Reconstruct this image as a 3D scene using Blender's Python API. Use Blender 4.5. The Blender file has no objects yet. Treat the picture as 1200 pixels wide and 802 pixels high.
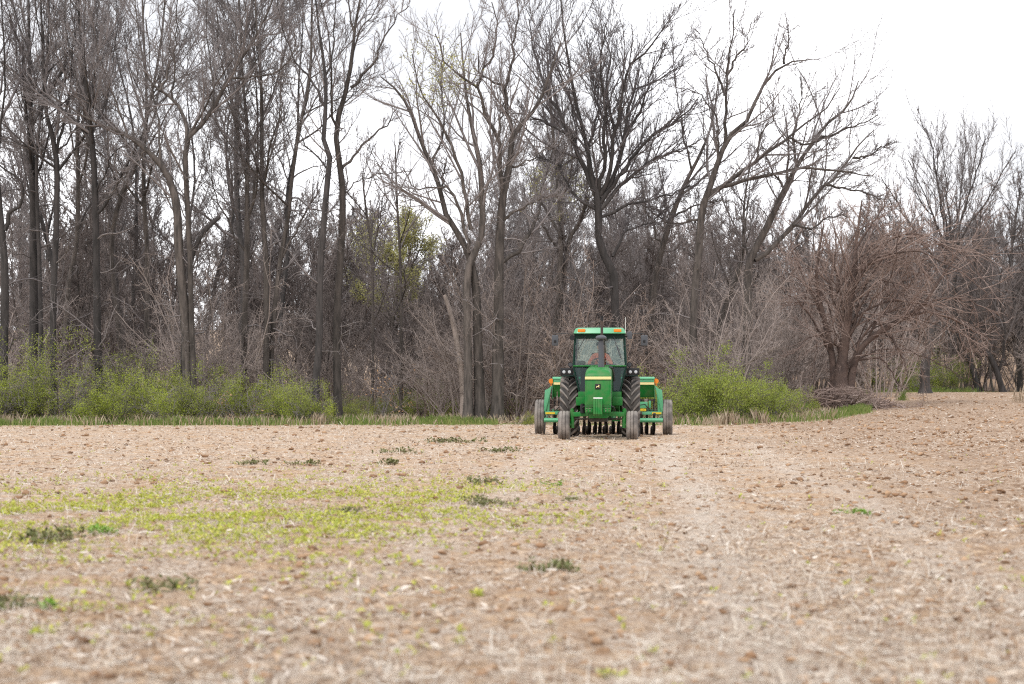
import bpy, bmesh, math, random
import numpy as np
from mathutils import Vector, Matrix
R_ = math.radians
scene = bpy.context.scene
COL = scene.collection
# ------------------------------------------------------------------ camera
F = 85 / 36 * 1200            # focal length in photo pixels
HZ, EYE = 446.0, 1.5          # horizon row of the photo, eye height in metres
cam_d = bpy.data.cameras.new('camera'); cam = bpy.data.objects.new('camera', cam_d); COL.objects.link(cam)
cam.location = (0, 0, EYE); cam.rotation_euler = (R_(90), 0, 0)
cam_d.lens = 85; cam_d.sensor_width = 36; cam_d.shift_y = (HZ - 401) / 1200
cam_d.clip_start = 0.1; cam_d.clip_end = 6000
cam_d.dof.use_dof = True; cam_d.dof.focus_distance = 62.5; cam_d.dof.aperture_fstop = 2.5
scene.camera = cam
# ------------------------------------------------------------------ sky, sun, exposure
SUN_EL, SUN_AZ = R_(52), R_(205)      # azimuth clockwise from +Y
wd = bpy.data.worlds.new('World'); scene.world = wd; wd.use_nodes = True
nt = wd.node_tree; nt.nodes.clear()
def nd(t, kind, **kw):
    n = t.nodes.new(kind)
    for k, v in kw.items(): setattr(n, k, v)
    return n
sky = nd(nt, 'ShaderNodeTexSky'); sky.sky_type = 'NISHITA'; sky.sun_disc = False
sky.sun_elevation = SUN_EL; sky.sun_rotation = SUN_AZ
tc = nd(nt, 'ShaderNodeTexCoord'); cn = nd(nt, 'ShaderNodeTexNoise')
cn.inputs['Scale'].default_value = 2.6; cn.inputs['Detail'].default_value = 5; cn.inputs['Roughness'].default_value = .5
cn2 = nd(nt, 'ShaderNodeTexNoise'); cn2.inputs['Scale'].default_value = 3.4; cn2.inputs['Detail'].default_value = 3; mpn = nd(nt, 'ShaderNodeMapping'); mpn.inputs['Location'].default_value = (1.3, .4, 2.1)
cr2 = nd(nt, 'ShaderNodeValToRGB'); cr2.color_ramp.elements[0].position = .44; cr2.color_ramp.elements[1].position = .66; cr2.color_ramp.elements[0].color = (5.7, 5.75, 6.0, 1); cr2.color_ramp.elements[1].color = (12.6, 12.6, 12.9, 1)
nt.links.new(tc.outputs['Generated'], mpn.inputs[0]); nt.links.new(mpn.outputs[0], cn2.inputs['Vector']); nt.links.new(cn2.outputs['Fac'], cr2.inputs[0])
cr = nd(nt, 'ShaderNodeValToRGB'); cr.color_ramp.elements[0].position = .30; cr.color_ramp.elements[1].position = .55
cr.color_ramp.elements[0].color = (.85, .85, .85, 1); cr.color_ramp.elements[1].color = (1, 1, 1, 1)
cm = nd(nt, 'ShaderNodeMixRGB'); cm.inputs[2].default_value = (12.4, 12.4, 12.7, 1)
bg = nd(nt, 'ShaderNodeBackground'); bg.inputs[1].default_value = .1
wo = nd(nt, 'ShaderNodeOutputWorld')
nt.links.new(tc.outputs['Generated'], cn.inputs['Vector']); nt.links.new(cn.outputs['Fac'], cr.inputs[0])
nt.links.new(cr2.outputs[0], cm.inputs[2]); nt.links.new(cr.outputs[0], cm.inputs[0]); nt.links.new(sky.outputs[0], cm.inputs[1])
nt.links.new(cm.outputs[0], bg.inputs[0]); nt.links.new(bg.outputs[0], wo.inputs[0])
sd = bpy.data.lights.new('sun', 'SUN'); sd.energy = 1.3; sd.angle = R_(16); sd.color = (1, .96, .9)
sun = bpy.data.objects.new('sun', sd); COL.objects.link(sun); sun.location = (-20, -20, 60)
sv = Vector((math.sin(SUN_AZ) * math.cos(SUN_EL), math.cos(SUN_AZ) * math.cos(SUN_EL), math.sin(SUN_EL)))
sun.rotation_euler = sv.to_track_quat('Z', 'Y').to_euler()
vs = scene.view_settings; vs.view_transform = 'Standard'; vs.look = 'None'; vs.gamma = 1; vs.exposure = .86
scene.render.engine = 'CYCLES'
cy = scene.cycles; cy.max_bounces = 5; cy.diffuse_bounces = 3; cy.glossy_bounces = 2; cy.transmission_bounces = 3
cy.transparent_max_bounces = 10; cy.caustics_reflective = False; cy.caustics_refractive = False
cy.use_denoising = False; cy.use_adaptive_sampling = False; cy.filter_width = 1.15; cy.sampling_pattern = 'TABULATED_SOBOL'

# ------------------------------------------------------------------ materials
def M(name, col, rough=.7, col2=None, vscale=4, bump=0, bscale=30, objrand=0, island=None, metal=0, spec=.3, trans=None, detail=4, stretch=None):
    m = bpy.data.materials.new(name); m.use_nodes = True; t = m.node_tree
    b = t.nodes['Principled BSDF']; out = t.nodes['Material Output']
    b.inputs['Roughness'].default_value = rough; b.inputs['Metallic'].default_value = metal
    b.inputs['Specular IOR Level'].default_value = spec
    L = t.links.new
    rgb = nd(t, 'ShaderNodeRGB'); rgb.outputs[0].default_value = (*col, 1); c = rgb.outputs[0]
    tco = nd(t, 'ShaderNodeTexCoord'); vec = tco.outputs['Object']
    if stretch:
        mp = nd(t, 'ShaderNodeMapping'); mp.inputs['Scale'].default_value = stretch; L(vec, mp.inputs[0]); vec = mp.outputs[0]
    if island:
        g = nd(t, 'ShaderNodeNewGeometry'); rp = nd(t, 'ShaderNodeValToRGB'); rp.color_ramp.interpolation = 'LINEAR'
        els = rp.color_ramp.elements
        while len(els) < len(island): els.new(.5)
        for i, cc in enumerate(island):
            els[i].position = i / (len(island) - 1); els[i].color = (*cc, 1)
        L(g.outputs['Random Per Island'], rp.inputs[0]); c = rp.outputs[0]
    if col2:
        n = nd(t, 'ShaderNodeTexNoise'); n.inputs['Scale'].default_value = vscale; n.inputs['Detail'].default_value = detail
        L(vec, n.inputs['Vector'])
        rr = nd(t, 'ShaderNodeValToRGB'); rr.color_ramp.elements[0].position = .35; rr.color_ramp.elements[1].position = .65
        L(n.outputs['Fac'], rr.inputs[0])
        mx = nd(t, 'ShaderNodeMixRGB'); L(rr.outputs[0], mx.inputs[0]); L(c, mx.inputs[1]); mx.inputs[2].default_value = (*col2, 1); c = mx.outputs[0]
    if objrand:
        oi = nd(t, 'ShaderNodeObjectInfo'); mr = nd(t, 'ShaderNodeMapRange')
        mr.inputs[3].default_value = 1 - objrand; mr.inputs[4].default_value = 1 + objrand
        L(oi.outputs['Random'], mr.inputs[0])
        hv = nd(t, 'ShaderNodeHueSaturation'); L(mr.outputs[0], hv.inputs['Value']); L(c, hv.inputs['Color']); c = hv.outputs[0]
    L(c, b.inputs['Base Color'])
    if bump:
        n2 = nd(t, 'ShaderNodeTexNoise'); n2.inputs['Scale'].default_value = bscale; n2.inputs['Detail'].default_value = 5; L(vec, n2.inputs['Vector'])
        bp = nd(t, 'ShaderNodeBump'); bp.inputs['Strength'].default_value = bump; bp.inputs['Distance'].default_value = .02
        L(n2.outputs['Fac'], bp.inputs['Height']); L(bp.outputs[0], b.inputs['Normal'])
    if trans:
        tr = nd(t, 'ShaderNodeBsdfTranslucent'); L(c, tr.inputs[0]); ms = nd(t, 'ShaderNodeMixShader'); ms.inputs[0].default_value = trans
        L(b.outputs[0], ms.inputs[1]); L(tr.outputs[0], ms.inputs[2]); L(ms.outputs[0], out.inputs[0])
    return m
BARK = M('bark_grey', (.115, .098, .088), .9, (.048, .042, .038), 3, .8, 14, .25, stretch=(3, 3, .6))
BARKD = M('bark_dark', (.07, .062, .06), .9, (.036, .033, .032), 3, .8, 14, .25, stretch=(3, 3, .6))
BARKL = M('bark_pale', (.26, .215, .19), .9, (.17, .14, .12), 3, .6, 14, .2, stretch=(3, 3, .6))
TWIG = M('twig_grey', (.18, .16, .157), .9, objrand=.25)
TWIGD = M('twig_dark', (.11, .098, .10), .9, objrand=.25)
TWIGR = M('twig_reddish', (.25, .18, .155), .9, (.36, .28, .245), 1.2)
TWIGB = M('twig_brown_grey', (.155, .13, .122), .9, objrand=.4)
TWIGM = M('twig_mid_grey', (.26, .217, .198), .9, objrand=.35)
TWIGP = M('twig_pale', (.36, .28, .235), .9, (.24, .185, .16), 1.5, objrand=.2)
LEAFG = M('leaf_spring_green', (.2, .3, .05), .6, objrand=.12, island=[(.23, .29, .04), (.32, .39, .055), (.43, .48, .09), (.27, .30, .06)], trans=.4)
LEAFL = M('leaf_fresh_yellow_green', (.3, .42, .06), .6, island=[(.20, .26, .045), (.29, .36, .06), (.38, .44, .10), (.24, .26, .07)], trans=.4)
LEAFY = M('leaf_bud_yellow', (.4, .4, .12), .6, island=[(.38, .36, .14), (.48, .46, .2), (.33, .33, .12)], trans=.4)
LEAFB = M('leaf_dead_brown', (.4, .25, .14), .8, island=[(.42, .25, .13), (.5, .34, .2), (.3, .17, .1)], trans=.3)

def tag(o, label=None, cat=None, group=None, kind=None):
    if label: o['label'] = label
    if cat: o['category'] = cat
    if group: o['group'] = group
    if kind: o['kind'] = kind
    return o
def empty(name, loc, rz=0, parent=None):
    o = bpy.data.objects.new(name, None); COL.objects.link(o); o.location = loc; o.rotation_euler = (0, 0, rz)
    o.empty_display_size = .2
    if parent: o.parent = parent
    return o
def link(name, me, parent=None, mat=None):
    o = bpy.data.objects.new(name, me); COL.objects.link(o)
    if parent: o.parent = parent
    if mat: me.materials.clear(); me.materials.append(mat)
    return o
def mesh_np(name, V, *Fs, smooth=True):
    """V (n,3), Fs: face index arrays (m,k), each of one face size"""
    me = bpy.data.meshes.new(name); V = np.asarray(V, np.float32)
    li = np.concatenate([np.asarray(f, np.int32).ravel() for f in Fs])
    ks = np.concatenate([np.full(len(f), np.asarray(f).shape[1], np.int32) for f in Fs])
    me.vertices.add(len(V)); me.vertices.foreach_set('co', V.ravel())
    me.loops.add(len(li)); me.loops.foreach_set('vertex_index', li)
    me.polygons.add(len(ks)); me.polygons.foreach_set('loop_start', (np.cumsum(ks) - ks).astype(np.int32))
    me.update(calc_edges=True)
    me.polygons.foreach_set('use_smooth', np.full(len(ks), smooth, dtype=bool))
    return me
def dup(root, loc, rz=0, sc=None, label=None, group=None):
    r = root.copy(); COL.objects.link(r); r.location = loc; r.rotation_euler = (0, 0, rz)
    if sc: r.scale = (sc, sc, sc) if not isinstance(sc, tuple) else sc
    if label: r['label'] = label
    if group: r['group'] = group
    for ch in root.children:
        c = ch.copy(); COL.objects.link(c); c.parent = r
    return r

# ------------------------------------------------------------------ terrain
def sm(t): t = np.clip(t, 0, 1); return t * t * (3 - 2 * t)
def vnoise(x, y, seed=0):
    x = np.asarray(x, float); y = np.asarray(y, float)
    xi = np.floor(x).astype(np.int64); yi = np.floor(y).astype(np.int64); fx = sm(x - xi); fy = sm(y - yi)
    def h(a, b):
        n = (a * 374761393 + b * 668265263 + seed * 144665) & 0x7fffffff
        n = ((n ^ (n >> 13)) * 1274126177) & 0x7fffffff
        return ((n ^ (n >> 16)) & 0xffff) / 65535.0
    return (h(xi, yi) * (1 - fx) + h(xi + 1, yi) * fx) * (1 - fy) + (h(xi, yi + 1) * (1 - fx) + h(xi + 1, yi + 1) * fx) * fy
def fbm(x, y, s, o=3):
    a, tot, out = 1., 0., 0.
    for k in range(o):
        out = out + a * vnoise(x * 2 ** k + 17 * k, y * 2 ** k + 31 * k, s + k); tot += a; a *= .5
    return out / tot
def edge_d(x):
    """depth at which the field meets the woods, along x"""
    x = np.asarray(x, float)
    return np.interp(x, [-60, -18, -6, 0, 4, 7, 11, 13.5, 15, 16, 18, 26, 60], [80, 79.5, 81, 82, 80, 79.5, 84, 92, 100, 112, 122, 124, 128]) + .7 * np.sin(x * 1.3) * np.sin(x * .47 + 1) + .35 * np.sin(x * 3.7)
def zbase(x, y):
    x = np.asarray(x, float); y = np.asarray(y, float)
    z = .9 * sm((x - 2) / 18) * sm((y - 62) / 63)
    z = z + 8 * sm((y - 150) / 170)          # the far slope behind the woods
    return z + 14 * sm((y - 330) / 900)
def till(x, y):   # darker, cloddy worked soil on the side away from the drilled strip
    e = 2.6 + (y - 30) * .055
    return sm((x - e + 6 * (fbm(x * .35, y * .15, 5) - .5)) / 5.5) * sm((y - 6) / 12)
def gz(x, y):
    x = np.asarray(x, float); y = np.asarray(y, float)
    near = np.clip(1 - (y - 50) / 50, .15, 1)
    f = (fbm(x * 1.3, y * 1.3, 1) - .5) * .07 + (fbm(x * 5, y * 5, 9, 3) - .5) * (.085 + .09 * till(x, y))
    f = f * near * (y < edge_d(x) + 3)
    w = (fbm(x * .25, y * .25, 3) - .5) * .35 * sm((y - edge_d(x)) / 12)
    return zbase(x, y) + f + w
def g1(x, y): return float(gz(x, y))
def px(p, q, d): return ((p - 600) / F * d, d, EYE + (HZ - q) / F * d)   # photo pixel at a depth -> metres
def gpx(p, q):   # where the ray of a photo pixel meets the field
    lo, hi = 5., 140.
    for _ in range(40):
        d = (lo + hi) / 2; x = (p - 600) / F * d
        if EYE + (HZ - q) / F * d > float(zbase(x, d)): lo = d
        else: hi = d
    return (p - 600) / F * lo, lo

rows = [-60, -30, -12, -4, 0, 3, 5, 6.5]
d = 8.0
while d < 30: rows.append(d); d *= 1.0052
while d < 95: rows.append(d); d *= 1.0095
while d < 170: rows.append(d); d *= 1.014
while d < 3500: rows.append(d); d *= 1.12
rows = np.array(rows); u = np.linspace(-1, 1, 241)
YY = np.repeat(rows[:, None], len(u), 1); XS = np.maximum(np.abs(YY), 8)
XX = XS * (.24 * u + 4 * u ** 9)[None, :]
ZZ = gz(XX, YY)
Vt = np.stack([XX, YY, ZZ], -1).reshape(-1, 3); nr, nc = len(rows), len(u)
ii = (np.arange(nr - 1)[:, None] * nc + np.arange(nc - 1)[None, :]).ravel()
gme = mesh_np('ground', Vt, np.stack([ii, ii + 1, ii + nc + 1, ii + nc], -1))
ed = edge_d(XX)
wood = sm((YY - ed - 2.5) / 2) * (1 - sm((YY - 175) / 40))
grs = sm((YY - ed - .2 + 2 * (fbm(XX * .7, YY * .7, 44) - .5)) / 1.2) * (1 - sm((YY - ed - 3.4) / 1.6))
at = gme.color_attributes.new('zone', 'FLOAT_COLOR', 'POINT')
def tracks(x, y):   # pale pressed wheel lines running from the drill towards the camera
    c = 1.66 + (y - 17.4) * .049 + .12 * np.sin(y * .25); o = np.exp(-((x - c) / .30) ** 2) + .7 * np.exp(-((x - c - 1.9) / .28) ** 2) + .5 * np.exp(-((x - c + 2.6) / .3) ** 2)
    return np.clip(o, 0, 1) * (y < 58) * (.35 + .8 * fbm(x * 2, y * .8, 66, 2))
dat = np.stack([wood, grs, till(XX, YY), tracks(XX, YY)], -1).astype(np.float32)
at.data.foreach_set('color', dat.ravel())
gm = bpy.data.materials.new('field_soil'); gm.use_nodes = True; t = gm.node_tree; L = t.links.new
b = t.nodes['Principled BSDF']; b.inputs['Roughness'].default_value = .95; b.inputs['Specular IOR Level'].default_value = .1
tcn = nd(t, 'ShaderNodeTexCoord'); vec = tcn.outputs['Object']
va = nd(t, 'ShaderNodeVertexColor', layer_name='zone'); sp = nd(t, 'ShaderNodeSeparateColor'); L(va.outputs[0], sp.inputs[0])
def noise(s, det=6, rg=.6, st=None):
    n = nd(t, 'ShaderNodeTexNoise'); n.inputs['Scale'].default_value = s; n.inputs['Detail'].default_value = det; n.inputs['Roughness'].default_value = rg
    if st:
        mp = nd(t, 'ShaderNodeMapping'); mp.inputs['Scale'].default_value = st; L(vec, mp.inputs[0]); L(mp.outputs[0], n.inputs[0])
    else: L(vec, n.inputs[0])
    return n.outputs['Fac']
def ramp(f, stops):
    r = nd(t, 'ShaderNodeValToRGB')
    while len(r.color_ramp.elements) < len(stops): r.color_ramp.elements.new(.5)
    for e, (p_, c_) in zip(r.color_ramp.elements, stops): e.position = p_; e.color = (*c_, 1)
    L(f, r.inputs[0]); return r.outputs[0]
def mix(f, a, b_):
    m_ = nd(t, 'ShaderNodeMixRGB')
    for s_, v in zip(m_.inputs, (f, a, b_)):
        if isinstance(v, (int, float)): s_.default_value = v
        elif isinstance(v, tuple): s_.default_value = (*v, 1)
        else: L(v, s_)
    return m_.outputs[0]
resid = ramp(noise(14, 8, .75), [(.36, (.17, .10, .058)), (.45, (.40, .29, .205)), (.53, (.57, .465, .375)), (.63, (.75, .69, .62))])  # dark end paints small soil shadows into the colour, pale end is residue
fine = ramp(noise(60, 4, .7, (1, .5, 1)), [(.38, (.20, .125, .075)), (.51, (.51, .41, .325)), (.62, (.75, .69, .62))])
base = mix(ramp(noise(5, 5, .65), [(.42, (0, 0, 0)), (.58, (1, 1, 1))]), resid, fine)
base = mix(ramp(noise(6.5, 5, .6), [(.33, (.85, .85, .85)), (.45, (0, 0, 0))]), base, (.36, .215, .12))
base = mix(ramp(noise(5.2, 5, .6, (1.1, .9, 1)), [(.55, (0, 0, 0)), (.66, (.8, .8, .8))]), base, (.70, .52, .36))
base = mix(ramp(noise(17, 4, .6), [(.30, (1, 1, 1)), (.42, (0, 0, 0))]), base, (.21, .13, .08))
soil = ramp(noise(9, 8, .7), [(.33, (.14, .075, .042)), (.46, (.36, .22, .125)), (.56, (.58, .40, .245)), (.68, (.68, .51, .345))])
patch = ramp(noise(1.25, 6, .62), [(.42, (0, 0, 0)), (.60, (1, 1, 1))])
mm = nd(t, 'ShaderNodeMath', operation='MULTIPLY'); L(patch, mm.inputs[0]); mm.inputs[1].default_value = .72
c1 = mix(mm.outputs[0], base, soil)
m2 = nd(t, 'ShaderNodeMath', operation='MULTIPLY'); L(sp.outputs[2], m2.inputs[0]); m2.inputs[1].default_value = .85
c2 = mix(m2.outputs[0], c1, ramp(noise(8, 8, .72), [(.34, (.12, .068, .042)), (.46, (.27, .175, .115)), (.55, (.43, .32, .235)), (.66, (.58, .48, .40))]))
gcol = ramp(noise(7), [(.3, (.10, .15, .03)), (.5, (.16, .23, .05)), (.7, (.33, .29, .13))])
m3 = nd(t, 'ShaderNodeMath', operation='MULTIPLY'); L(va.outputs['Alpha'], m3.inputs[0]); m3.inputs[1].default_value = .75
c2 = mix(m3.outputs[0], c2, ramp(noise(30, 5, .7), [(.3, (.40, .32, .25)), (.55, (.62, .55, .48)), (.75, (.74, .69, .63))]))
c3 = mix(sp.outputs[1], c2, gcol)
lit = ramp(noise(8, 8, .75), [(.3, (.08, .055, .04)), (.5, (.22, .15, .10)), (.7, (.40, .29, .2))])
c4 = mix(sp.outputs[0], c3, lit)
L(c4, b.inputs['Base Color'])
bp = nd(t, 'ShaderNodeBump'); bp.inputs['Strength'].default_value = .9; bp.inputs['Distance'].default_value = .05
L(noise(26, 8, .75), bp.inputs['Height']); L(bp.outputs[0], b.inputs['Normal'])
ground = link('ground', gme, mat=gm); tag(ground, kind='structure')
# ================================================================== TREES
def nrm(a): return a / np.maximum(np.linalg.norm(a, axis=-1, keepdims=True), 1e-9)
def cat(ctrl, K):
    c = np.asarray(ctrl, float); n = len(c)
    if n == 2: c = np.stack([c[0], (c[0] + c[1]) / 2, c[1]]); n = 3
    e = np.concatenate([[2 * c[0] - c[1]], c, [2 * c[-1] - c[-2]]])
    s = np.concatenate([[0], np.cumsum(np.linalg.norm(np.diff(c[:, :3], axis=0), axis=1))])
    u = np.linspace(0, s[-1], K); i = np.clip(np.searchsorted(s, u, side='right') - 1, 0, n - 2)
    f = ((u - s[i]) / np.maximum(s[i + 1] - s[i], 1e-6))[:, None]
    p0, p1, p2, p3 = e[i], e[i + 1], e[i + 2], e[i + 3]
    return .5 * (2 * p1 + (p2 - p0) * f + (2 * p0 - 5 * p1 + 4 * p2 - p3) * f ** 2 + (3 * p1 - p0 - 3 * p2 + p3) * f ** 3)
def tube_arrays(P, Rr, S):
    """P (N,K,3), Rr (N,K) -> verts, quads"""
    N, K, _ = P.shape
    T = nrm(np.gradient(P, axis=1)); mean = nrm(P[:, -1] - P[:, 0])
    ref = np.where(np.abs(mean[:, 2:3]) > .8, np.array([[1., .2, 0]]), np.array([[.1, .2, 1.]]))[:, None, :]
    A = nrm(np.cross(T, ref)); B = np.cross(T, A)
    th = np.arange(S) * 2 * np.pi / S
    V = P[:, :, None, :] + Rr[:, :, None, None] * (np.cos(th)[None, None, :, None] * A[:, :, None, :] + np.sin(th)[None, None, :, None] * B[:, :, None, :])
    idx = np.arange(N * K * S).reshape(N, K, S)
    a = idx[:, :-1, :]; b_ = idx[:, 1:, :]
    Q = np.stack([a, np.roll(a, -1, 2), np.roll(b_, -1, 2), b_], -1).reshape(-1, 4)
    return V.reshape(-1, 3), Q
def tubes_mesh(name, sets):
    """sets of (points, radii, sides); sides 0 = a pointed three sided spike from the first point to the last"""
    Vs, Qs, Ts, o = [], [], [], 0
    for P, Rr, S in sets:
        if S:
            V, Q = tube_arrays(P, Rr, S); Qs.append(Q + o)
        else:
            n = len(P); T = nrm(P[:, -1] - P[:, 0]); A = nrm(np.cross(T, np.array([.31, .2, .93]))); B = np.cross(T, A); r = Rr[:, 0, None]
            V = np.stack([P[:, 0] + A * r, P[:, 0] - A * r * .5 + B * r * .87, P[:, 0] - A * r * .5 - B * r * .87, P[:, -1]], 1).reshape(-1, 3)
            i = np.arange(n) * 4 + o
            Ts.append(np.stack([np.stack([i, i + 1, i + 3], -1), np.stack([i + 1, i + 2, i + 3], -1), np.stack([i + 2, i, i + 3], -1)], 1).reshape(-1, 3))
        Vs.append(V); o += len(V)
    return mesh_np(name, np.concatenate(Vs), *([np.concatenate(Qs)] if Qs else []), *([np.concatenate(Ts)] if Ts else []))
def grow(P, Rr, n, t0, t1, l0, l1, ang, up, wob, K, rng, rk=.6, rmin=.004, tap=.5, absl=None):
    N, Kp, _ = P.shape
    Ln = np.linalg.norm(np.diff(P, axis=1), axis=2).sum(1)
    t = t0 + (t1 - t0) * ((np.arange(n)[None, :] + rng.random((N, n))) / n)
    f = t * (Kp - 1); i = np.clip(np.floor(f).astype(int), 0, Kp - 2); w = (f - i)[..., None]; I = np.arange(N)[:, None]
    base = P[I, i] * (1 - w) + P[I, i + 1] * w; tan = nrm(P[I, i + 1] - P[I, i])
    r = Rr[I, i] * (1 - w[..., 0]) + Rr[I, i + 1] * w[..., 0]
    rnd = rng.normal(size=(N, n, 3)); perp = nrm(rnd - (rnd * tan).sum(-1, keepdims=True) * tan)
    a = np.radians(rng.normal(ang, 11, (N, n)))[..., None]
    cur = tan * np.cos(a) + perp * np.sin(a)
    ln = (Ln[:, None] if absl is None else absl) * rng.uniform(l0, l1, (N, n)) * (1 - tap * t)
    pts = [base]
    for k in range(1, K):
        cur = nrm(cur + np.array([0, 0, up / (K - 1)]) + rng.normal(size=(N, n, 3)) * wob / math.sqrt(K - 1))
        pts.append(pts[-1] + cur * ln[..., None] / (K - 1))
    P2 = np.stack(pts, 2).reshape(N * n, K, 3)
    rb = np.minimum(r * rk, ln * .016 + .002).reshape(-1); rb = np.maximum(rb, rmin)
    R2 = rb[:, None] * np.linspace(1, .28, K)[None, :]; R2 = np.maximum(R2, rmin * .7)
    P2[:, :, 2] = np.maximum(P2[:, :, 2], .04)
    return P2, R2
def leaves_mesh(name, pts, size, rng, flat=.0, aspect=.55):
    n = len(pts); a = nrm(rng.normal(size=(n, 3)) * np.array([1, 1, 1 - flat])); c = nrm(np.cross(a, rng.normal(size=(n, 3))))
    s = size * rng.uniform(.6, 1.3, (n, 1))
    V = np.stack([pts - a * s * .5, pts + c * s * .5 * aspect, pts + a * s * .5, pts - c * s * .5 * aspect], 1).reshape(-1, 3)
    return mesh_np(name, V, np.arange(4 * n).reshape(n, 4), smooth=False)

def hero(label, d, trunks, limbs, seed, cat_='tree', n2=9, n3=10, n4=5, WS=.64, bark=BARK, twig=TWIG, group='bare trees along the edge of the wood',
         l2=(.3, .66), ang=38, up=.45, auto=0, spread=.45, buds=0, budz=None, l3=(.3, .6), l4=(.35, .7), base=None, name='bare_tree', t2=.2, droop=0):
    """trunks: lists of (photo x, photo y, width px); limbs: (start width px, [(x, y), ...])"""
    rng = np.random.default_rng(seed); k = d / F
    x0 = (trunks[0][0][0] - 600) * k
    if base is not None: x0 = (base - 600) * k
    z0 = g1(x0, d) - .06
    root = empty(name, (x0, d, z0)); tag(root, label, cat_, group)
    L = lambda p, q, off=0: ((p - 600) * k - x0, off, EYE + (HZ - q) * k - z0)
    tP, tR = [], []
    for n_, tr in enumerate(trunks):
        oy = 0 if n_ == 0 else rng.uniform(-.5, .5)
        pts = [(*L(p, q, oy), w * k / 2 * WS) for p, q, w in tr]
        if pts[0][2] > .3:
            bx = pts[0][0] * (.8 if n_ else 0) if base is None else 0
            pts = [(bx, oy, 0, pts[0][3] * 1.25), (bx * .5 + pts[0][0] * .5, oy, pts[0][2] * .4, pts[0][3] * 1.02)] + pts
        c = cat(pts, 22); c[:, :3] += np.stack([np.sin(np.linspace(0, 9, 22) + seed), np.cos(np.linspace(0, 7, 22) + seed), np.zeros(22)], 1) * c[:, 3:4] * .16
        c[0, 3] *= 1.25
        c[:, 3] = np.maximum(c[:, 3], .012)
        link('trunk', tubes_mesh('trunk', [(c[None, :, :3], c[None, :, 3], 9)]), root, bark)
        tP.append(c[:, :3]); tR.append(c[:, 3])
    tP = np.array(tP); tR = np.array(tR); lP, lR = [], []
    for w, pts in limbs:
        s = L(*pts[0])
        dist = np.linalg.norm(tP[:, :, ::2] - np.array([s[0], s[2]]), axis=2); bi = np.unravel_index(dist.argmin(), dist.shape)
        y0 = tP[bi][1] if dist[bi] < .8 else 0
        e = L(*pts[-1]); ln = math.hypot(e[0] - s[0], e[2] - s[2]); dy = rng.uniform(-spread, spread) * ln
        m = len(pts); cc = []
        for i, (p, q) in enumerate(pts):
            f = i / (m - 1); x, _, z = L(p, q); cc.append((x, y0 + dy * f ** 1.2, z, max(w * k / 2 * WS * (1 - .8 * f), .018)))
        c = cat(cc, 14); c[1:, :3] += rng.normal(size=(13, 3)) * .035
        c[:, 3] = np.maximum(c[:, 3], .010)
        link('limb', tubes_mesh('limb', [(c[None, :, :3], c[None, :, 3], 7)]), root, bark)
        lP.append(c[:, :3]); lR.append(c[:, 3])
    if auto:
        for j in range(len(tP)):
            P1, R1 = grow(tP[j:j + 1], tR[j:j + 1], auto, .38, .97, .2, .36, ang + 2, up, .3, 14, rng, rk=.6, rmin=.02, tap=.45)
            for P_, Q_ in zip(P1, R1):
                link('limb', tubes_mesh('limb', [(P_[None], Q_[None], 6)]), root, bark); lP.append(P_); lR.append(Q_)
    sets = []; top, topR = tP[:, 9:], tR[:, 9:]
    A = np.array([cat(np.c_[p, r], 14) for p, r in zip(top, topR)] + [np.c_[p, r] for p, r in zip(lP, lR)])
    aP, aR = A[:, :, :3], A[:, :, 3]
    P2, R2 = grow(aP, aR, n2, t2, .99, *l2, ang, up, .24, 6, rng, rmin=.013, tap=.4)
    Ln = np.linalg.norm(P2[:, -1] - P2[:, 0], axis=1); keep = Ln > .25; P2, R2 = P2[keep], R2[keep]
    P3, R3 = grow(P2, R2, n3, .12, 1, *l3, 36, up * .7 - droop, .22, 3, rng, rmin=.0085)
    P4, R4 = grow(P3, R3, n4, .1, 1, *l4, 34, up * .5 - droop, .2, 2, rng, rmin=.0075)
    low = grow(tP, tR, 9, .12, .6, .05, .16, 70, .1, .6, 7, rng, rmin=.011)
    low3 = grow(*low, 8, .2, 1, .3, .6, 45, 0, .5, 3, rng, rmin=.008)
    sets = [(P2, R2, 4), (P3, R3, 3), (P4, R4, 0), (low[0], low[1], 4), (low3[0], low3[1], 3)]
    link('crown', tubes_mesh('crown', sets), root, twig)
    if buds:
        pt = P4.reshape(-1, 3)
        if budz:
            cx, cz, rad = budz; o = L(cx, cz); pt = pt[np.hypot(pt[:, 0] - o[0], pt[:, 2] - o[2]) < rad * (.6 + .4 * rng.random(len(pt)))]
        pt = pt[rng.integers(0, len(pt), buds)] + rng.normal(size=(buds, 3)) * .12
        link('foliage', leaves_mesh('foliage', pt, .085, rng), root, LEAFY)
    return root

EDGE = 'bare trees along the edge of the wood'
# --- the front row, from one end of the wood to the other
hero('dark bare edge tree with a crooked limb bending back over itself', 86,
     [[(4, 480, 17), (5, 360, 15), (4, 300, 13), (-4, 200, 10), (-8, 60, 7), (-14, -90, 3)]],
     [(9, [(5, 270), (14, 245), (26, 242), (28, 212), (12, 202), (-6, 188)]), (5, [(-2, 180), (10, 110), (16, 20), (20, -60)])], 11, bark=BARKD, twig=TWIGD)
hero('thick dark straight trunk with a thin second stem, nearest the photo edge tree', 89,
     [[(38, 480, 19), (39, 380, 17), (39, 300, 16), (39, 230, 13), (36, 112, 8), (34, 40, 6), (31, -90, 2)], [(50, 470, 9), (48, 330, 8), (45, 180, 6), (56, 90, 4), (60, -60, 2)]],
     [(5, [(38, 200), (28, 172), (0, 163), (-24, 150)]), (4, [(36, 120), (52, 60), (58, -20)]), (4, [(37, 160), (20, 90), (12, 10)])], 12, bark=BARKD, auto=5)
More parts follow.
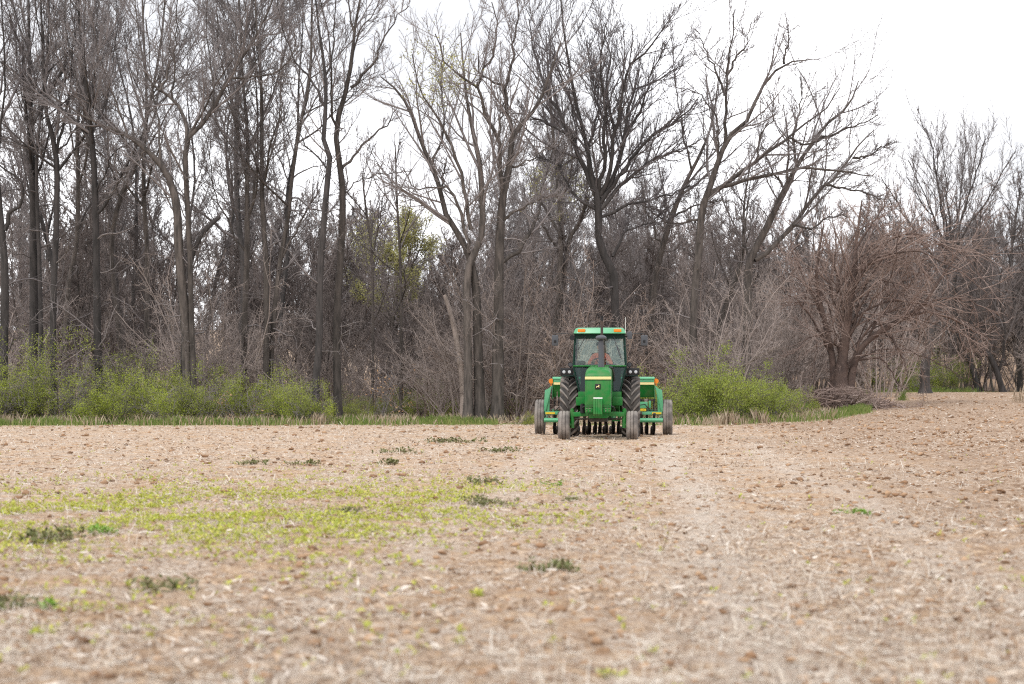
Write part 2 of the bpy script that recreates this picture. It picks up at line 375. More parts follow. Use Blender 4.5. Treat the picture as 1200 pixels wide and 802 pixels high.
hero('dark bare tree with a level limb reaching out halfway up towards the photo edge', 87,
     [[(62, 480, 13), (62, 362, 12), (67, 250, 11), (66, 180, 10), (54, 130, 7), (50, 60, 5), (44, -90, 2)]],
     [(6, [(66, 190), (48, 176), (28, 172), (2, 160), (-25, 152)]), (6, [(66, 180), (78, 130), (86, 60), (92, -20)]), (4, [(66, 185), (86, 150), (100, 110), (112, 60)])], 13, bark=BARKD, auto=5)
hero('slender bare trunk leaning over, wedged between two thick dark trunks', 93,
     [[(74, 470, 11), (80, 343, 10), (90, 287, 9), (92, 210, 8), (90, 160, 7), (96, 80, 4), (104, -60, 2)]], [(4, [(91, 190), (76, 130), (70, 60), (66, -20)])], 14, auto=6)
hero('tall dark bare tree with one long limb slanting up across its neighbours', 86,
     [[(118, 480, 16), (115, 400, 14), (114, 325, 13), (112, 250, 12), (109, 185, 11), (103, 123, 7), (95, 56, 5), (88, -80, 2)]],
     [(7, [(108, 172), (90, 145), (50, 110), (0, 72), (-40, 50)]), (5, [(107, 160), (122, 110), (128, 50), (126, -30)]), (4, [(112, 230), (130, 190), (150, 172), (166, 168)]), (4, [(103, 123), (112, 60), (108, -30)])], 15, bark=BARKD, auto=5)
hero('leaning grey bare tree slanting over behind the forked twin trunks', 94,
     [[(142, 480, 11), (143, 420, 10), (131, 300, 9), (138, 240, 9), (161, 187, 8), (176, 120, 5), (190, 40, 4), (198, -70, 2)]], [(4, [(140, 235), (126, 180), (122, 100), (128, 20)])], 16, auto=6)
hero('straight slim bare tree close beside the forked twin trunks', 92,
     [[(172, 480, 11), (172, 380, 10), (172, 300, 9), (168, 210, 8), (172, 120, 5), (168, 30, 4), (165, -80, 2)]], [], 17, auto=9)
hero('big bare tree on twin trunks that fork low, with wide crooked limbs', 84.5,
     [[(222, 490, 20), (219, 430, 19), (215, 362, 18), (210, 300, 17), (208, 245, 15), (200, 212, 13), (187, 190, 11), (172, 176, 9), (148, 158, 7), (122, 148, 5), (90, 132, 3), (60, 112, 2)],
      [(229, 490, 12), (226, 420, 11), (224, 362, 10), (222, 280, 10), (219, 210, 10), (219, 168, 10), (230, 155, 9), (249, 131, 8), (268, 93, 7), (292, 56, 5), (308, 28, 4), (324, -10, 2)]],
     [(8, [(219, 172), (217, 146), (202, 116), (187, 107), (172, 93), (158, 40), (150, -30)]), (5, [(273, 92), (300, 90), (330, 84), (345, 70), (352, 48)]),
      (5, [(221, 160), (240, 127), (258, 92), (282, 60), (290, 0)]), (5, [(187, 190), (186, 150), (176, 100), (168, 20)]), (4, [(150, 160), (132, 110), (120, 60), (108, -10)]),
      (4, [(202, 116), (206, 60), (212, -20)]), (4, [(249, 131), (248, 80), (240, 20), (244, -40)]), (4, [(172, 176), (150, 200), (132, 226)]), (5, [(187, 107), (198, 70), (196, 10)])], 18, n2=12, t2=.15, l2=(.2, .42))
hero('broken dark stub of a tree leaning over beside the forked twin trunks', 85.5,
     [[(214, 420, 8), (219, 330, 8), (228, 291, 9), (240, 270, 9), (258, 254, 7)]], [], 19, bark=BARKD, n2=2, n3=3, n4=2, name='broken_tree', group='broken and fallen wood in the trees')
hero('bare tree with a clean grey trunk that splits into a spray of upright stems', 88,
     [[(285, 480, 12), (286, 400, 12), (290, 300, 11), (290, 224, 9), (290, 157, 7), (284, 90, 5), (280, 0, 4), (278, -80, 2)]],
     [(5, [(290, 230), (280, 160), (273, 120), (262, 60), (258, -20)]), (5, [(290, 260), (300, 200), (300, 130), (296, 40), (296, -50)]), (4, [(290, 300), (262, 250), (248, 210), (246, 160)])], 20, auto=6)
hero('bare tree of two close trunks crossing low down, beside the curved trunk', 87,
     [[(312, 480, 13), (312, 437, 12), (313, 381, 11), (312, 306, 10), (307, 224, 8), (306, 105, 6), (300, 20, 4), (298, -80, 2)],
      [(314, 480, 12), (318, 400, 10), (328, 306, 9), (337, 255, 8), (341, 210, 7), (350, 150, 6), (362, 94, 5), (365, 0, 4), (366, -80, 2)]],
     [(4, [(307, 220), (322, 160), (328, 90), (330, 10)]), (4, [(328, 306), (350, 262), (368, 236), (384, 206)]), (4, [(306, 110), (296, 60), (292, -10)])], 21, auto=6)
hero('dark bare tree whose trunk curves away and back like a bow', 84,
     [[(370, 490, 15), (371, 445, 14), (375, 400, 13), (375, 344, 12), (377, 290, 12), (383, 215, 11), (386, 183, 10), (379, 168, 9), (381, 138, 8), (382, 112, 7), (380, 75, 6), (374, 35, 4), (366, -40, 2)]],
     [(5, [(383, 128), (365, 97), (349, 75), (334, 40), (328, 0)]), (4, [(384, 200), (366, 180), (352, 160), (346, 120)]), (4, [(381, 90), (392, 50), (392, -20)])], 22, n2=8, bark=BARKD, l2=(.16, .34))
hero('tall grey bare tree with a clean trunk that forks twice high up against open sky', 85,
     [[(397, 490, 16), (396, 445, 15), (395, 400, 14), (396, 344, 14), (400, 280, 13), (401, 224, 12), (398, 195, 11), (394, 165, 10), (396, 140, 10), (403, 118, 9), (412, 75, 7), (416, 34, 5), (424, -10, 4), (436, -80, 2)]],
     [(6, [(411, 103), (428, 84), (438, 71), (450, 41), (464, 20), (478, 2)]), (6, [(400, 200), (412, 183), (438, 157), (455, 140), (466, 122)]), (5, [(395, 150), (388, 120), (390, 70), (382, 20), (376, -30)]),
      (3, [(402, 228), (423, 210), (450, 204), (470, 200)]), (4, [(416, 40), (408, 0), (402, -50)]), (4, [(412, 80), (420, 40), (440, 10), (450, -30)])], 23, n2=8, l2=(.16, .34))
hero('thin straight pole of a bare tree in the gap below the open sky', 90,
     [[(470, 490, 7), (470, 380, 6), (469, 300, 5), (465, 230, 4), (463, 170, 2)]], [], 24, auto=6, n2=6, n3=5, n4=3, group='thin young trees in the gap')
hero('thin young bare tree with forked top beside the pole in the gap', 92,
     [[(436, 490, 6), (437, 400, 5), (436, 300, 5), (428, 240, 4), (424, 200, 2)]], [(3, [(436, 300), (446, 260), (452, 215)])], 25, auto=5, n2=6, n3=5, n4=3, group='thin young trees in the gap')
hero('big spreading bare tree of several stems with yellow buds in its crown', 85,
     [[(582, 492, 24), (583, 420, 22), (585, 349, 19), (587, 274, 17), (590, 228, 14), (597, 195, 12), (601, 155, 11), (615, 143, 8), (633, 117, 6), (642, 92, 5), (658, 50, 2)],
      [(562, 490, 22), (560, 420, 18), (558, 334, 15), (546, 290, 12), (521, 248, 10), (517, 226, 9), (506, 196, 8), (493, 166, 7), (480, 129, 6), (465, 106, 4), (446, 90, 2)],
      [(548, 490, 18), (548, 430, 16), (548, 327, 14), (556, 300, 13), (566, 270, 12), (563, 200, 10), (555, 160, 8), (546, 110, 5), (540, 40, 2)]],
     [(9, [(588, 235), (585, 190), (583, 163), (570, 136), (558, 104), (540, 95), (521, 80), (512, 50)]), (6, [(558, 104), (570, 80), (578, 62), (583, 45), (578, 10)]),
      (8, [(601, 158), (594, 132), (591, 106), (566, 93), (560, 70)]), (6, [(591, 106), (600, 70), (606, 20), (604, -30)]), (9, [(588, 308), (611, 289), (625, 265), (632, 245), (637, 215), (648, 170)]),
      (6, [(590, 258), (606, 246), (618, 241), (640, 232), (656, 228)]), (5, [(597, 200), (612, 190), (630, 181), (648, 168)]), (7, [(549, 297), (542, 256), (534, 235), (525, 222), (505, 221), (487, 222), (472, 196)]),
      (8, [(552, 270), (546, 225), (529, 173), (514, 140), (495, 114), (486, 70)]), (5, [(517, 226), (521, 195), (522, 190)]), (5, [(583, 165), (590, 120), (586, 60)]), (5, [(506, 196), (520, 150), (516, 100), (520, 50)])],
     26, n2=11, l2=(.26, .6), t2=.12, buds=1100, budz=(512, 88, 1.5))
hero('bare tree leaning out of the thicket behind the many stemmed tree', 92,
     [[(648, 490, 14), (650, 400, 13), (656, 349, 12), (657, 290, 11), (656, 237, 9), (650, 180, 6), (644, 110, 4), (640, 40, 2)], [(652, 490, 11), (660, 330, 9), (667, 282, 8), (681, 258, 7), (690, 230, 4)]],
     [(5, [(657, 300), (640, 270), (626, 250), (620, 220)])], 27, auto=6, buds=600, budz=(650, 220, 1.3))
hero('dark dense fan crowned bare tree on a crooked trunk directly behind the tractor', 87,
     [[(722, 480, 17), (723, 400, 16), (721, 346, 15), (718, 315, 16), (706, 296, 14), (701, 280, 13), (701, 255, 14), (700, 232, 14), (692, 205, 11), (688, 173, 8), (676, 125, 6), (669, 87, 5), (660, 30, 3), (656, -20, 2)]],
     [(10, [(699, 232), (679, 181), (656, 129), (637, 95), (628, 61), (620, 10)]), (9, [(702, 225), (708, 190), (708, 132), (702, 90), (706, 40)]), (9, [(703, 230), (714, 205), (720, 155), (727, 117), (738, 80), (765, 57), (780, 30)]),
      (9, [(704, 232), (723, 198), (735, 150), (737, 122), (750, 99), (780, 84), (800, 70)]), (9, [(704, 238), (731, 200), (761, 162), (795, 140), (815, 120)]), (8, [(704, 245), (740, 205), (770, 186), (798, 173), (820, 168)]),
      (7, [(703, 255), (740, 240), (780, 228), (812, 214)]), (6, [(671, 162), (650, 148), (622, 136), (600, 130)]), (6, [(718, 301), (729, 278), (742, 265), (770, 255), (785, 240)]),
      (7, [(698, 245), (672, 225), (650, 190), (630, 180)]), (6, [(708, 140), (696, 100), (690, 40)]), (6, [(720, 155), (712, 110), (716, 60), (712, 20)]), (6, [(688, 180), (700, 130), (690, 80)]), (6, [(735, 150), (752, 128), (760, 96), (776, 60)])],
     28, n2=16, l2=(.26, .6), bark=BARKD, twig=TWIGD, up=.5, t2=.15, ang=34)
hero('leaning bare tree with a thin crown tilted over towards its forked neighbour', 91,
     [[(762, 480, 14), (762, 400, 13), (767, 329, 12), (776, 290, 11), (787, 255, 10), (800, 222, 8), (811, 200, 7), (825, 172, 5), (836, 138, 4), (842, 90, 2)]],
     [(5, [(787, 255), (806, 245), (824, 240), (845, 236)]), (4, [(811, 200), (800, 160), (790, 110), (786, 60)]), (4, [(776, 290), (760, 250), (752, 210)])], 29, n2=8)
hero('tall bare tree with long bare limbs reaching up and sideways into clear sky', 88,
     [[(812, 480, 16), (812, 419, 15), (813, 349, 14), (819, 290, 14), (822, 250, 13), (830, 226, 12), (842, 190, 10), (850, 170, 9), (862, 152, 8), (877, 140, 7), (888, 112, 6), (898, 96, 5), (919, 75, 4), (952, 70, 2)]],
     [(7, [(850, 168), (849, 140), (850, 112), (850, 82), (856, 52), (858, 15)]), (5, [(850, 112), (838, 80), (826, 52), (818, 30)]), (9, [(832, 226), (855, 210), (885, 190), (905, 172), (924, 162), (939, 148), (966, 128), (988, 100)]),
      (9, [(832, 230), (852, 218), (868, 213), (902, 205), (940, 199), (974, 200), (1000, 206), (1020, 207)]), (5, [(919, 75), (922, 55), (926, 30)]), (5, [(850, 90), (866, 62), (876, 50), (880, 25)]), (5, [(840, 195), (842, 160), (836, 132), (816, 108), (798, 106)]),
      (5, [(821, 255), (800, 262), (784, 262), (770, 250)]), (5, [(924, 162), (944, 168), (970, 160), (990, 146)]), (4, [(885, 190), (892, 160), (904, 140), (906, 110)])],
     30, n2=9, l2=(.26, .6), t2=.12)
hero('wide leaning bare tree whose knotted limbs lean over the reddish tangle', 90,
     [[(872, 480, 18), (874, 419, 17), (876, 360, 16), (878, 309, 15), (892, 280, 13), (904, 257, 12), (914, 235, 11), (920, 222, 10), (934, 195, 8), (952, 167, 6), (974, 140, 5), (994, 125, 4), (1006, 95, 2)]],
     [(10, [(884, 305), (904, 291), (929, 264), (948, 238), (969, 217), (986, 204), (999, 185), (1020, 160), (1036, 142)]), (5, [(999, 185), (1020, 182), (1040, 168)]), (6, [(934, 195), (930, 160), (938, 130), (940, 90)]), (6, [(952, 167), (976, 158), (1000, 150), (1024, 138)]),
      (5, [(878, 309), (872, 280), (877, 239), (872, 200)]), (5, [(920, 222), (904, 196), (896, 165)]), (5, [(969, 217), (992, 222), (1016, 228), (1030, 236)]), (5, [(929, 264), (950, 268), (968, 256), (990, 254)])],
     31, n2=11, l2=(.26, .6), t2=.15)
hero('thin bare tree leaning between the tall limbed tree and the knotted leaning tree', 93,
     [[(836, 480, 11), (838, 410, 10), (850, 360, 9), (860, 334, 9), (870, 300, 7), (872, 240, 4), (880, 190, 2)]], [(4, [(838, 400), (828, 350), (838, 320)])], 32, auto=4, n2=7)
hero('fan of straight upright limbs on a bare tree beyond the reddish tangle', 118,
     [[(1083, 455, 20), (1084, 430, 18), (1091, 395, 14), (1100, 355, 12), (1110, 310, 11), (1115, 284, 10)]],
     [(4.5, [(1115, 290), (1106, 250), (1087, 161), (1080, 150)]), (4.5, [(1115, 288), (1112, 230), (1109, 160)]), (4.5, [(1115, 288), (1124, 240), (1132, 161)]), (4.5, [(1115, 290), (1136, 240), (1158, 165)]),
      (4, [(1116, 292), (1150, 240), (1179, 182)]), (4, [(1113, 300), (1090, 245), (1064, 187)]), (4, [(1110, 305), (1094, 262), (1076, 243), (1052, 212)]), (5, [(1108, 315), (1070, 270), (1044, 230), (1030, 210)]), (4, [(1112, 300), (1098, 220), (1096, 168)]), (4, [(1116, 290), (1140, 200), (1142, 165)])],
     33, n2=12, l2=(.26, .6), up=.7, ang=30, bark=BARKD, spread=.6)
hero('dark trunk leaning back at the far end of the field, beside the fan of limbs', 126,
     [[(1146, 462, 11), (1142, 440, 10), (1132, 410, 9), (1121, 383, 8), (1118, 340, 6), (1124, 280, 4), (1120, 230, 2)]], [(5, [(1140, 430), (1124, 412), (1110, 395), (1098, 384)])], 34, auto=7, n2=8, n3=6, n4=3, bark=BARKD, spread=.6)
hero('dark curved trunk bending over at the far end of the field', 124,
     [[(1176, 462, 12), (1170, 440, 11), (1162, 421, 10), (1150, 405, 9), (1139, 392, 8), (1136, 350, 6), (1146, 290, 4), (1150, 240, 2)]], [(5, [(1170, 440), (1176, 390), (1168, 340), (1176, 280)])], 35, auto=7, n2=8, n3=6, n4=3, bark=BARKD, spread=.6)
hero('forked dark tree where the field ends at the edge of the photo', 128,
     [[(1196, 462, 11), (1195, 420, 10), (1190, 370, 8), (1184, 320, 6), (1190, 260, 4), (1196, 220, 2)]], [(5, [(1194, 400), (1206, 350), (1212, 280), (1220, 240)])], 36, auto=9, n2=9, n3=6, n4=3, bark=BARKD, spread=.6)
# the reddish tangle standing in the field corner
rt = random.Random(47); TANGLE = []
for i in range(24):
    x0_, y0_ = 990 + rt.uniform(-12, 10), rt.uniform(335, 440); side = 1 if rt.random() < .68 else -1
    r = rt.uniform(45, 175) if side > 0 else rt.uniform(20, 75); up_ = rt.uniform(20, 125) * (1 if side > 0 else .9)
    mx, my = x0_ + side * r * .5, y0_ - up_; my = max(my, 262)
    TANGLE.append((rt.uniform(2.5, 5), [(x0_, y0_), (x0_ + side * r * .18, (y0_ + my) / 2 - 8), (mx, my), (x0_ + side * r * .85, my + rt.uniform(-6, 26)), (x0_ + side * r, my + rt.uniform(0, 62))]))
hero('sprawling reddish tangled tree standing on a brush heap at the field corner', 98,
     [[(986, 474, 34), (985, 440, 24), (986, 424, 20), (992, 380, 17), (997, 350, 14), (1001, 323, 11), (1004, 280, 6), (1010, 235, 3)],
      [(978, 474, 18), (976, 424, 13), (967, 375, 10), (960, 345, 8), (958, 310, 6), (966, 262, 3)],
      [(996, 474, 20), (1000, 430, 14), (1012, 405, 11), (1035, 387, 11), (1061, 372, 9), (1083, 357, 7), (1100, 330, 5), (1122, 300, 3)]],
     [(6, [(1035, 387), (1046, 400), (1056, 420), (1060, 440)]), (6, [(997, 350), (1012, 312), (1040, 298), (1076, 300), (1110, 318), (1140, 345)]), (6, [(1000, 330), (1020, 290), (1050, 275), (1090, 290)]),
      (5, [(967, 375), (946, 330), (932, 290), (930, 255)]), (6, [(1061, 372), (1090, 366), (1120, 372), (1150, 385), (1176, 398)]), (5, [(1083, 357), (1110, 350), (1140, 352), (1172, 366)]), (5, [(992, 380), (975, 340), (980, 290), (976, 250)]),
      (5, [(1003, 290), (1030, 250), (1036, 230)]), (5, [(986, 410), (962, 395), (944, 398), (926, 416)]), (5, [(1012, 405), (1040, 360), (1072, 330), (1090, 290)]), (5, [(990, 400), (1020, 352), (1040, 320), (1046, 270)]), (5, [(975, 420), (950, 372), (925, 350), (908, 340)]), (5, [(1001, 425), (1030, 420), (1048, 440), (1054, 458)])] + TANGLE,
     37, n2=8, n3=6, n4=4, WS=.64, l2=(.3, .7), l3=(.35, .75), up=.15, droop=.1, ang=48, bark=M('bark_reddish', (.15, .105, .088), .9, (.085, .062, .055), 3, .6, 14), twig=TWIGR, t2=.05, spread=.6, group='bare trees along the edge of the wood', name='tangled_tree')

# --- generic trees deeper in the wood: three source trees, copied
def generic(seed, h, r, n1, n2, n3, n4, l1, name='bare_tree', lean=.06, sp=38, bark=BARKD, twig=TWIG, t1=.3):
    rng = np.random.default_rng(seed); root = empty(name, (0, 0, 0))
    zz = np.linspace(0, h, 9); xy = np.cumsum(rng.normal(size=(9, 2)) * h * .012, 0) + np.outer(zz, rng.normal(size=2) * lean)
    c = cat(np.c_[xy - xy[0], zz, np.linspace(r, .015, 9) ** 1.0], 18); c[0, 3] *= 1.3
    link('trunk', tubes_mesh('trunk', [(c[None, :, :3], c[None, :, 3], 8)]), root, bark)
    P1, R1 = grow(c[None, :, :3], c[None, :, 3], n1, t1, .97, *l1, sp, .55, .3, 9, rng, rk=.55, rmin=.022, tap=.5)
    P2, R2 = grow(P1, R1, n2, .12, 1, .28, .55, 36, .45, .24, 5, rng, rmin=.014)
    P3, R3 = grow(P2, R2, n3, .12, 1, .35, .7, 38, .3, .35, 3, rng, rmin=.011)
    P4, R4 = grow(P3, R3, n4, .1, 1, .4, .75, 36, .2, .3, 2, rng, rmin=.009)
    link('crown', tubes_mesh('crown', [(P1, R1, 5), (P2, R2, 4), (P3, R3, 3), (P4, R4, 0)]), root, twig)
    return root
ZN = [(60, 'behind the dark trunks at the photo edge'), (160, 'behind the leaning grey tree'), (260, 'behind the forked twin trunks'), (340, 'behind the two close crossing trunks'), (415, 'behind the bow shaped trunk'), (500, 'in the gap under the open sky'), (640, 'behind the many stemmed tree'), (770, 'behind the fan crowned tree'), (900, 'behind the knotted leaning tree'), (1060, 'behind the reddish tangled tree'), (9999, 'behind the far end of the field')]
def zone(p): return next(n for q, n in ZN if p < q)
rs = random.Random(5)
src = [generic(101, 21, .16, 17, 9, 8, 7, (.22, .42)), generic(102, 19, .13, 16, 9, 8, 7, (.2, .4)), generic(103, 23, .18, 18, 9, 8, 7, (.2, .38), lean=.03), generic(104, 17, .12, 15, 9, 8, 7, (.22, .45), lean=.1)]
low = [generic(111, 10, .08, 18, 9, 8, 6, (.25, .5), t1=.15, bark=BARK, twig=TWIGB), generic(112, 8.5, .07, 18, 9, 8, 6, (.3, .55), t1=.1, lean=.12, bark=BARK, twig=TWIGB), generic(113, 11.5, .09, 18, 9, 8, 6, (.22, .45), t1=.2, bark=BARK, twig=TWIGB)]
used = set()
def put(s, lst, x, y, sc, label, group, rz=None):
    z = g1(x, y) - .08; rz = rs.uniform(0, 6.28) if rz is None else rz; o = lst[s]
    if (id(lst), s) not in used:
        used.add((id(lst), s)); o.location = (x, y, z); o.rotation_euler = (0, 0, rz); o.scale = (sc, sc, sc); tag(o, label, 'tree', group); return o
    o = dup(o, (x, y, z), rz, sc, label, group); return o
# tall trees crowd the side of the wood away from the tangle
for i in range(14):
    dd = rs.uniform(104, 145); p = -110 + 460 * (i + rs.random()) / 14; x = (p - 600) / F * dd
    put(rs.randrange(4), src, x, dd, rs.uniform(.8, 1.15), 'tall bare grey tree standing back ' + zone(p), 'tall bare trees ' + zone(p))
for i in range(20):   # middle stretch, with shorter trees that keep under the front crowns
    dd = rs.uniform(98, 150); p = rs.choice([rs.uniform(500, 780), rs.uniform(540, 760)]); x = (p - 600) / F * dd
    put(rs.randrange(4), src, x, dd, rs.uniform(.5, .74) * dd / 122, 'middling bare tree standing back ' + zone(p), 'middling bare trees ' + zone(p))
for i in range(240):   # low trees under the skyline
    dd = rs.uniform(92, 160); p = rs.uniform(-90, 1290); x = (p - 600) / F * dd
    if dd < float(edge_d(x)) + 6: dd += 34; x = (p - 600) / F * dd
    if 905 < p < 1110 and dd < 110: dd += 25; x = (p - 600) / F * dd
    top = 215 if p < 420 else 250
    put(rs.randrange(3), low, x, dd, rs.uniform(.6, 1.0) * (446 - top) / F * dd / 9, 'low bare understorey tree in the thicket ' + zone(p), 'low understorey trees ' + zone(p))

# --- the far wood, one mass of bare stems and twigs
def far_wood(seed, n):
    rng = np.random.default_rng(seed); y = rng.uniform(150, 235, n); x = (rng.uniform(-250, 1450, n) - 600) / F * y
    h = rng.uniform(8, 13.5, n); z = gz(x, y)
    k = np.linspace(0, 1, 5)
    P = np.stack([x[:, None] + rng.normal(size=(n, 1)) * k * .8, y[:, None] + 0 * k, z[:, None] - .2 + h[:, None] * k], -1) + rng.normal(size=(n, 5, 3)) * .12
    Rr = h[:, None] * .014 * (1.1 - k)[None, :]
    P1, R1 = grow(P, Rr, 10, .12, .95, .25, .5, 40, .4, .3, 4, rng, rmin=.03, tap=.55)
    P2, R2 = grow(P1, R1, 9, .1, 1, .3, .6, 40, .3, .3, 2, rng, rmin=.024)
    P3, R3 = grow(P2, R2, 4, .2, 1, .5, .8, 36, .2, .3, 2, rng, rmin=.018)
    return tubes_mesh('far_woods', [(P, Rr, 5), (P1, R1, 3), (P2, R2, 0), (P3, R3, 0)])
fw = link('far_woods', far_wood(7, 140), mat=M('far_twigs', (.15, .115, .105), .95, (.21, .165, .15), .15)); tag(fw, kind='stuff')

# --- shrubs
def shrub(seed, h, w, nst, nleaf, lsize, stem=TWIG, leaf=LEAFG, name='green_shrub', n2=9, n3=8, arch=.35, K=7, leaf_low=0):
    rng = np.random.default_rng(seed); root = empty(name, (0, 0, 0))
    th = rng.uniform(0, 6.28, nst); rad = rng.uniform(0, w * .28, nst)
    cur = nrm(np.stack([np.cos(th) * rng.uniform(.15, .9, nst) * w / h, np.sin(th) * rng.uniform(.15, .9, nst) * w / h, np.ones(nst)], -1))
    pts = [np.stack([np.cos(th) * rad, np.sin(th) * rad, np.zeros(nst)], -1)]; ln = h * rng.uniform(.6, 1.1, nst)
    for k in range(1, K):
        cur = nrm(cur + np.array([0, 0, -arch / (K - 1)]) + rng.normal(size=(nst, 3)) * .16)
        pts.append(pts[-1] + cur * ln[:, None] / (K - 1))
    P = np.stack(pts, 1); Rr = np.maximum((ln * .007)[:, None] * np.linspace(1, .3, K)[None, :], .006)
    P2, R2 = grow(P, Rr, n2, .15, 1, .25, .5, 45, -.1, .4, 4, rng, rmin=.006)
    P3, R3 = grow(P2, R2, n3, .2, 1, .35, .7, 45, -.1, .4, 2, rng, rmin=.007)
    P[:, :, 2] = np.maximum(P[:, :, 2], 0)
    link('branches', tubes_mesh('branches', [(P, Rr, 5), (P2, R2, 3), (P3, R3, 0)]), root, stem)
    if nleaf:
        q = np.concatenate([P3.reshape(-1, 3), P2.reshape(-1, 3)])
        den = fbm(q[:, 0] * 1.3 + 9, q[:, 2] * 1.6 + q[:, 1], seed, 2); q = q[den > .42]
        q = q[rng.integers(0, len(q), nleaf)] + rng.normal(size=(nleaf, 3)) * .09; q[:, 2] = np.maximum(q[:, 2], .03)
        link('foliage', leaves_mesh('foliage', q, lsize, rng), root, leaf)
    return root
gs = [shrub(201, 2.6, 3.0, 28, 15000, .048), shrub(202, 2.0, 2.6, 26, 14000, .048), shrub(203, 3.4, 3.2, 26, 9000, .055), shrub(204, 2.2, 3.0, 30, 26000, .052, leaf=LEAFL)]
usedg = set()
def put_shrub(lst, us, s, p, dd, wpx, label, group, cat_='shrub', hs=1):
    x = (p - 600) / F * dd; z = g1(x, dd) - .05; ref = [3.0, 2.6, 3.2, 3.0][s] * 1.25; sc = wpx / F * dd / ref
    o = lst[s]; rz = rs.uniform(0, 6.28)
    if s not in us:
        us.add(s); o.location = (x, dd, z); o.rotation_euler = (0, 0, rz); o.scale = (sc, sc, sc * hs); tag(o, label, cat_, group)
    else: o = dup(o, (x, dd, z), rz, (sc, sc, sc * hs), label, group)
    return o
GS = 'green shrubs leafing out along the edge of the wood'
for a in [(2, 75, 85, 140, 'tallest green shrub, open branched, under the thick dark trunks at the photo edge'), (1, -5, 84, 110, 'low leafy green shrub cut by the photo edge'),
          (0, 25, 84.5, 90, 'small green shrub in front of the tallest green shrub'), (1, 120, 83.5, 95, 'dense low green shrub at the foot of the tall open branched shrub'), (0, 168, 86, 110, 'thin green shrub in front of the leaning grey tree'),
          (1, 205, 83.5, 90, 'bright green shrub at the foot of the forked twin trunks'), (0, 240, 84, 85, 'low green shrub just past the forked twin trunks'), (1, 285, 85, 110, 'green shrub at the foot of the clean grey trunk with upright stems'),
          (0, 335, 84, 85, 'green shrub in front of the two close crossing trunks'), (1, 362, 83, 75, 'bright low green shrub beside the bow shaped trunk'), (0, 405, 90, 50, 'small sparse green shrub past the tall clean trunk'), (2, 500, 96, 60, 'faint green shrub inside the wood in the middle gap'),
          (0, 520, 93, 50, 'small green shrub inside the wood by the many stemmed tree'), (0, 450, 90, 50, 'wispy green shrub at the foot of the pole thin tree in the gap'), (1, 480, 94, 55, 'pale green wispy shrub back in the gap under the open sky'), (0, 585, 91, 50, 'wispy green shrub behind the stems of the many stemmed tree'), (1, 425, 86, 44, 'low loose green shrub just past the tall clean trunk'), (1, 555, 86, 26, 'little green sapling clump at the foot of the many stemmed tree'), (1, 617, 82, 30, 'little green clump just beside the seed drill wheel'),
          (3, 790, 84, 115, 'bright green shrub right beside the seed drill'), (3, 838, 82.5, 125, 'widest bright green shrub on the grassy bank past the tractor'), (3, 890, 84.5, 95, 'green shrub over the dark fallen branches'),
          (1, 925, 90, 60, 'low green shrub between the fallen branches and the reddish tangle'), (1, 1060, 126, 75, 'green shrub behind the brush heap at the far field end'), (0, 1105, 127, 70, 'green shrub at the foot of the leaning dark trunks at the far field end')]:
    put_shrub(gs, usedg, *a, GS, hs=1.12 if a[1] < 420 and a[0] != 2 else (.9 if a[0] == 2 else (1.25 if a[0] == 3 else 1.0)))
bs = [shrub(211, 3.4, 3.2, 22, 0, 0, TWIGP, name='bare_shrub', n2=10, n3=10), shrub(212, 2.6, 3.0, 20, 0, 0, TWIGM, name='bare_shrub', n2=10, n3=10), shrub(213, 4.4, 3.6, 20, 0, 0, TWIGM, name='bare_shrub', n2=10, n3=10)]
usedb = set()
for a in [(0, 640, 88, 150, 'pale brown arching bare shrub leaning out behind the seed drill', 1.0), (0, 700, 88, 170, 'pale brown bare shrub rising behind the tractor roof', 1.15), (0, 750, 90, 130, 'pale bare shrub behind the tractor mirror and the bright green shrub', 1.0)]:
    put_shrub(bs, usedb, *a[:5], 'pale bare shrubs behind the tractor', hs=a[5])
for i in range(52):
    p = rs.uniform(-60, 1260); dd = rs.uniform(86, 118); x = (p - 600) / F * dd
    if dd < float(edge_d(x)) + 4: dd = float(edge_d(x)) + rs.uniform(4, 20)
    if 900 < p < 1110 and dd < 108: continue
    put_shrub(bs, usedb, rs.choice([1, 2, 2]), p, dd, rs.uniform(80, 150) * 100 / dd, 'leafless grey brown shrub in the undergrowth ' + zone(p), 'bare undergrowth shrubs ' + zone(p), hs=rs.uniform(.9, 1.3))
for p, dd, w in [(905, 106, 120), (930, 112, 130), (955, 118, 120), (900, 122, 130), (940, 126, 140), (1030, 132, 130), (880, 112, 130), (915, 100, 80)]:
    put_shrub(bs, usedb, 2, p, dd, w, 'leafless grey brown shrub in the undergrowth ' + zone(p), 'bare undergrowth shrubs ' + zone(p), hs=1.25)
bu = hero('bare young tree misted with pale yellow buds under the gap', 100, [[(455, 480, 9), (458, 400, 8), (468, 320, 6), (474, 265, 3)]], [(4, [(460, 380), (440, 320), (430, 280)]), (4, [(464, 350), (490, 300), (500, 262)])], 41, auto=8, buds=11000, group='thin young trees in the gap')
# dead brown leaves still hanging
for n_, (p, q, dd, lab) in enumerate([(440, 430, 86, 'leafless shrub holding curled brown dead leaves, past the tall clean trunk'), (285, 465, 83.5, 'small shrub with dry reddish leaves among the green shrubs')]):
    o = shrub(230 + n_, 2.0 if n_ == 0 else 1.3, 1.6, 10, 130, .09, TWIG, LEAFB, 'dead_leaf_shrub', 5, 4); x = (p - 600) / F * dd
    o.location = (x, dd, g1(x, dd)); tag(o, lab, 'shrub')
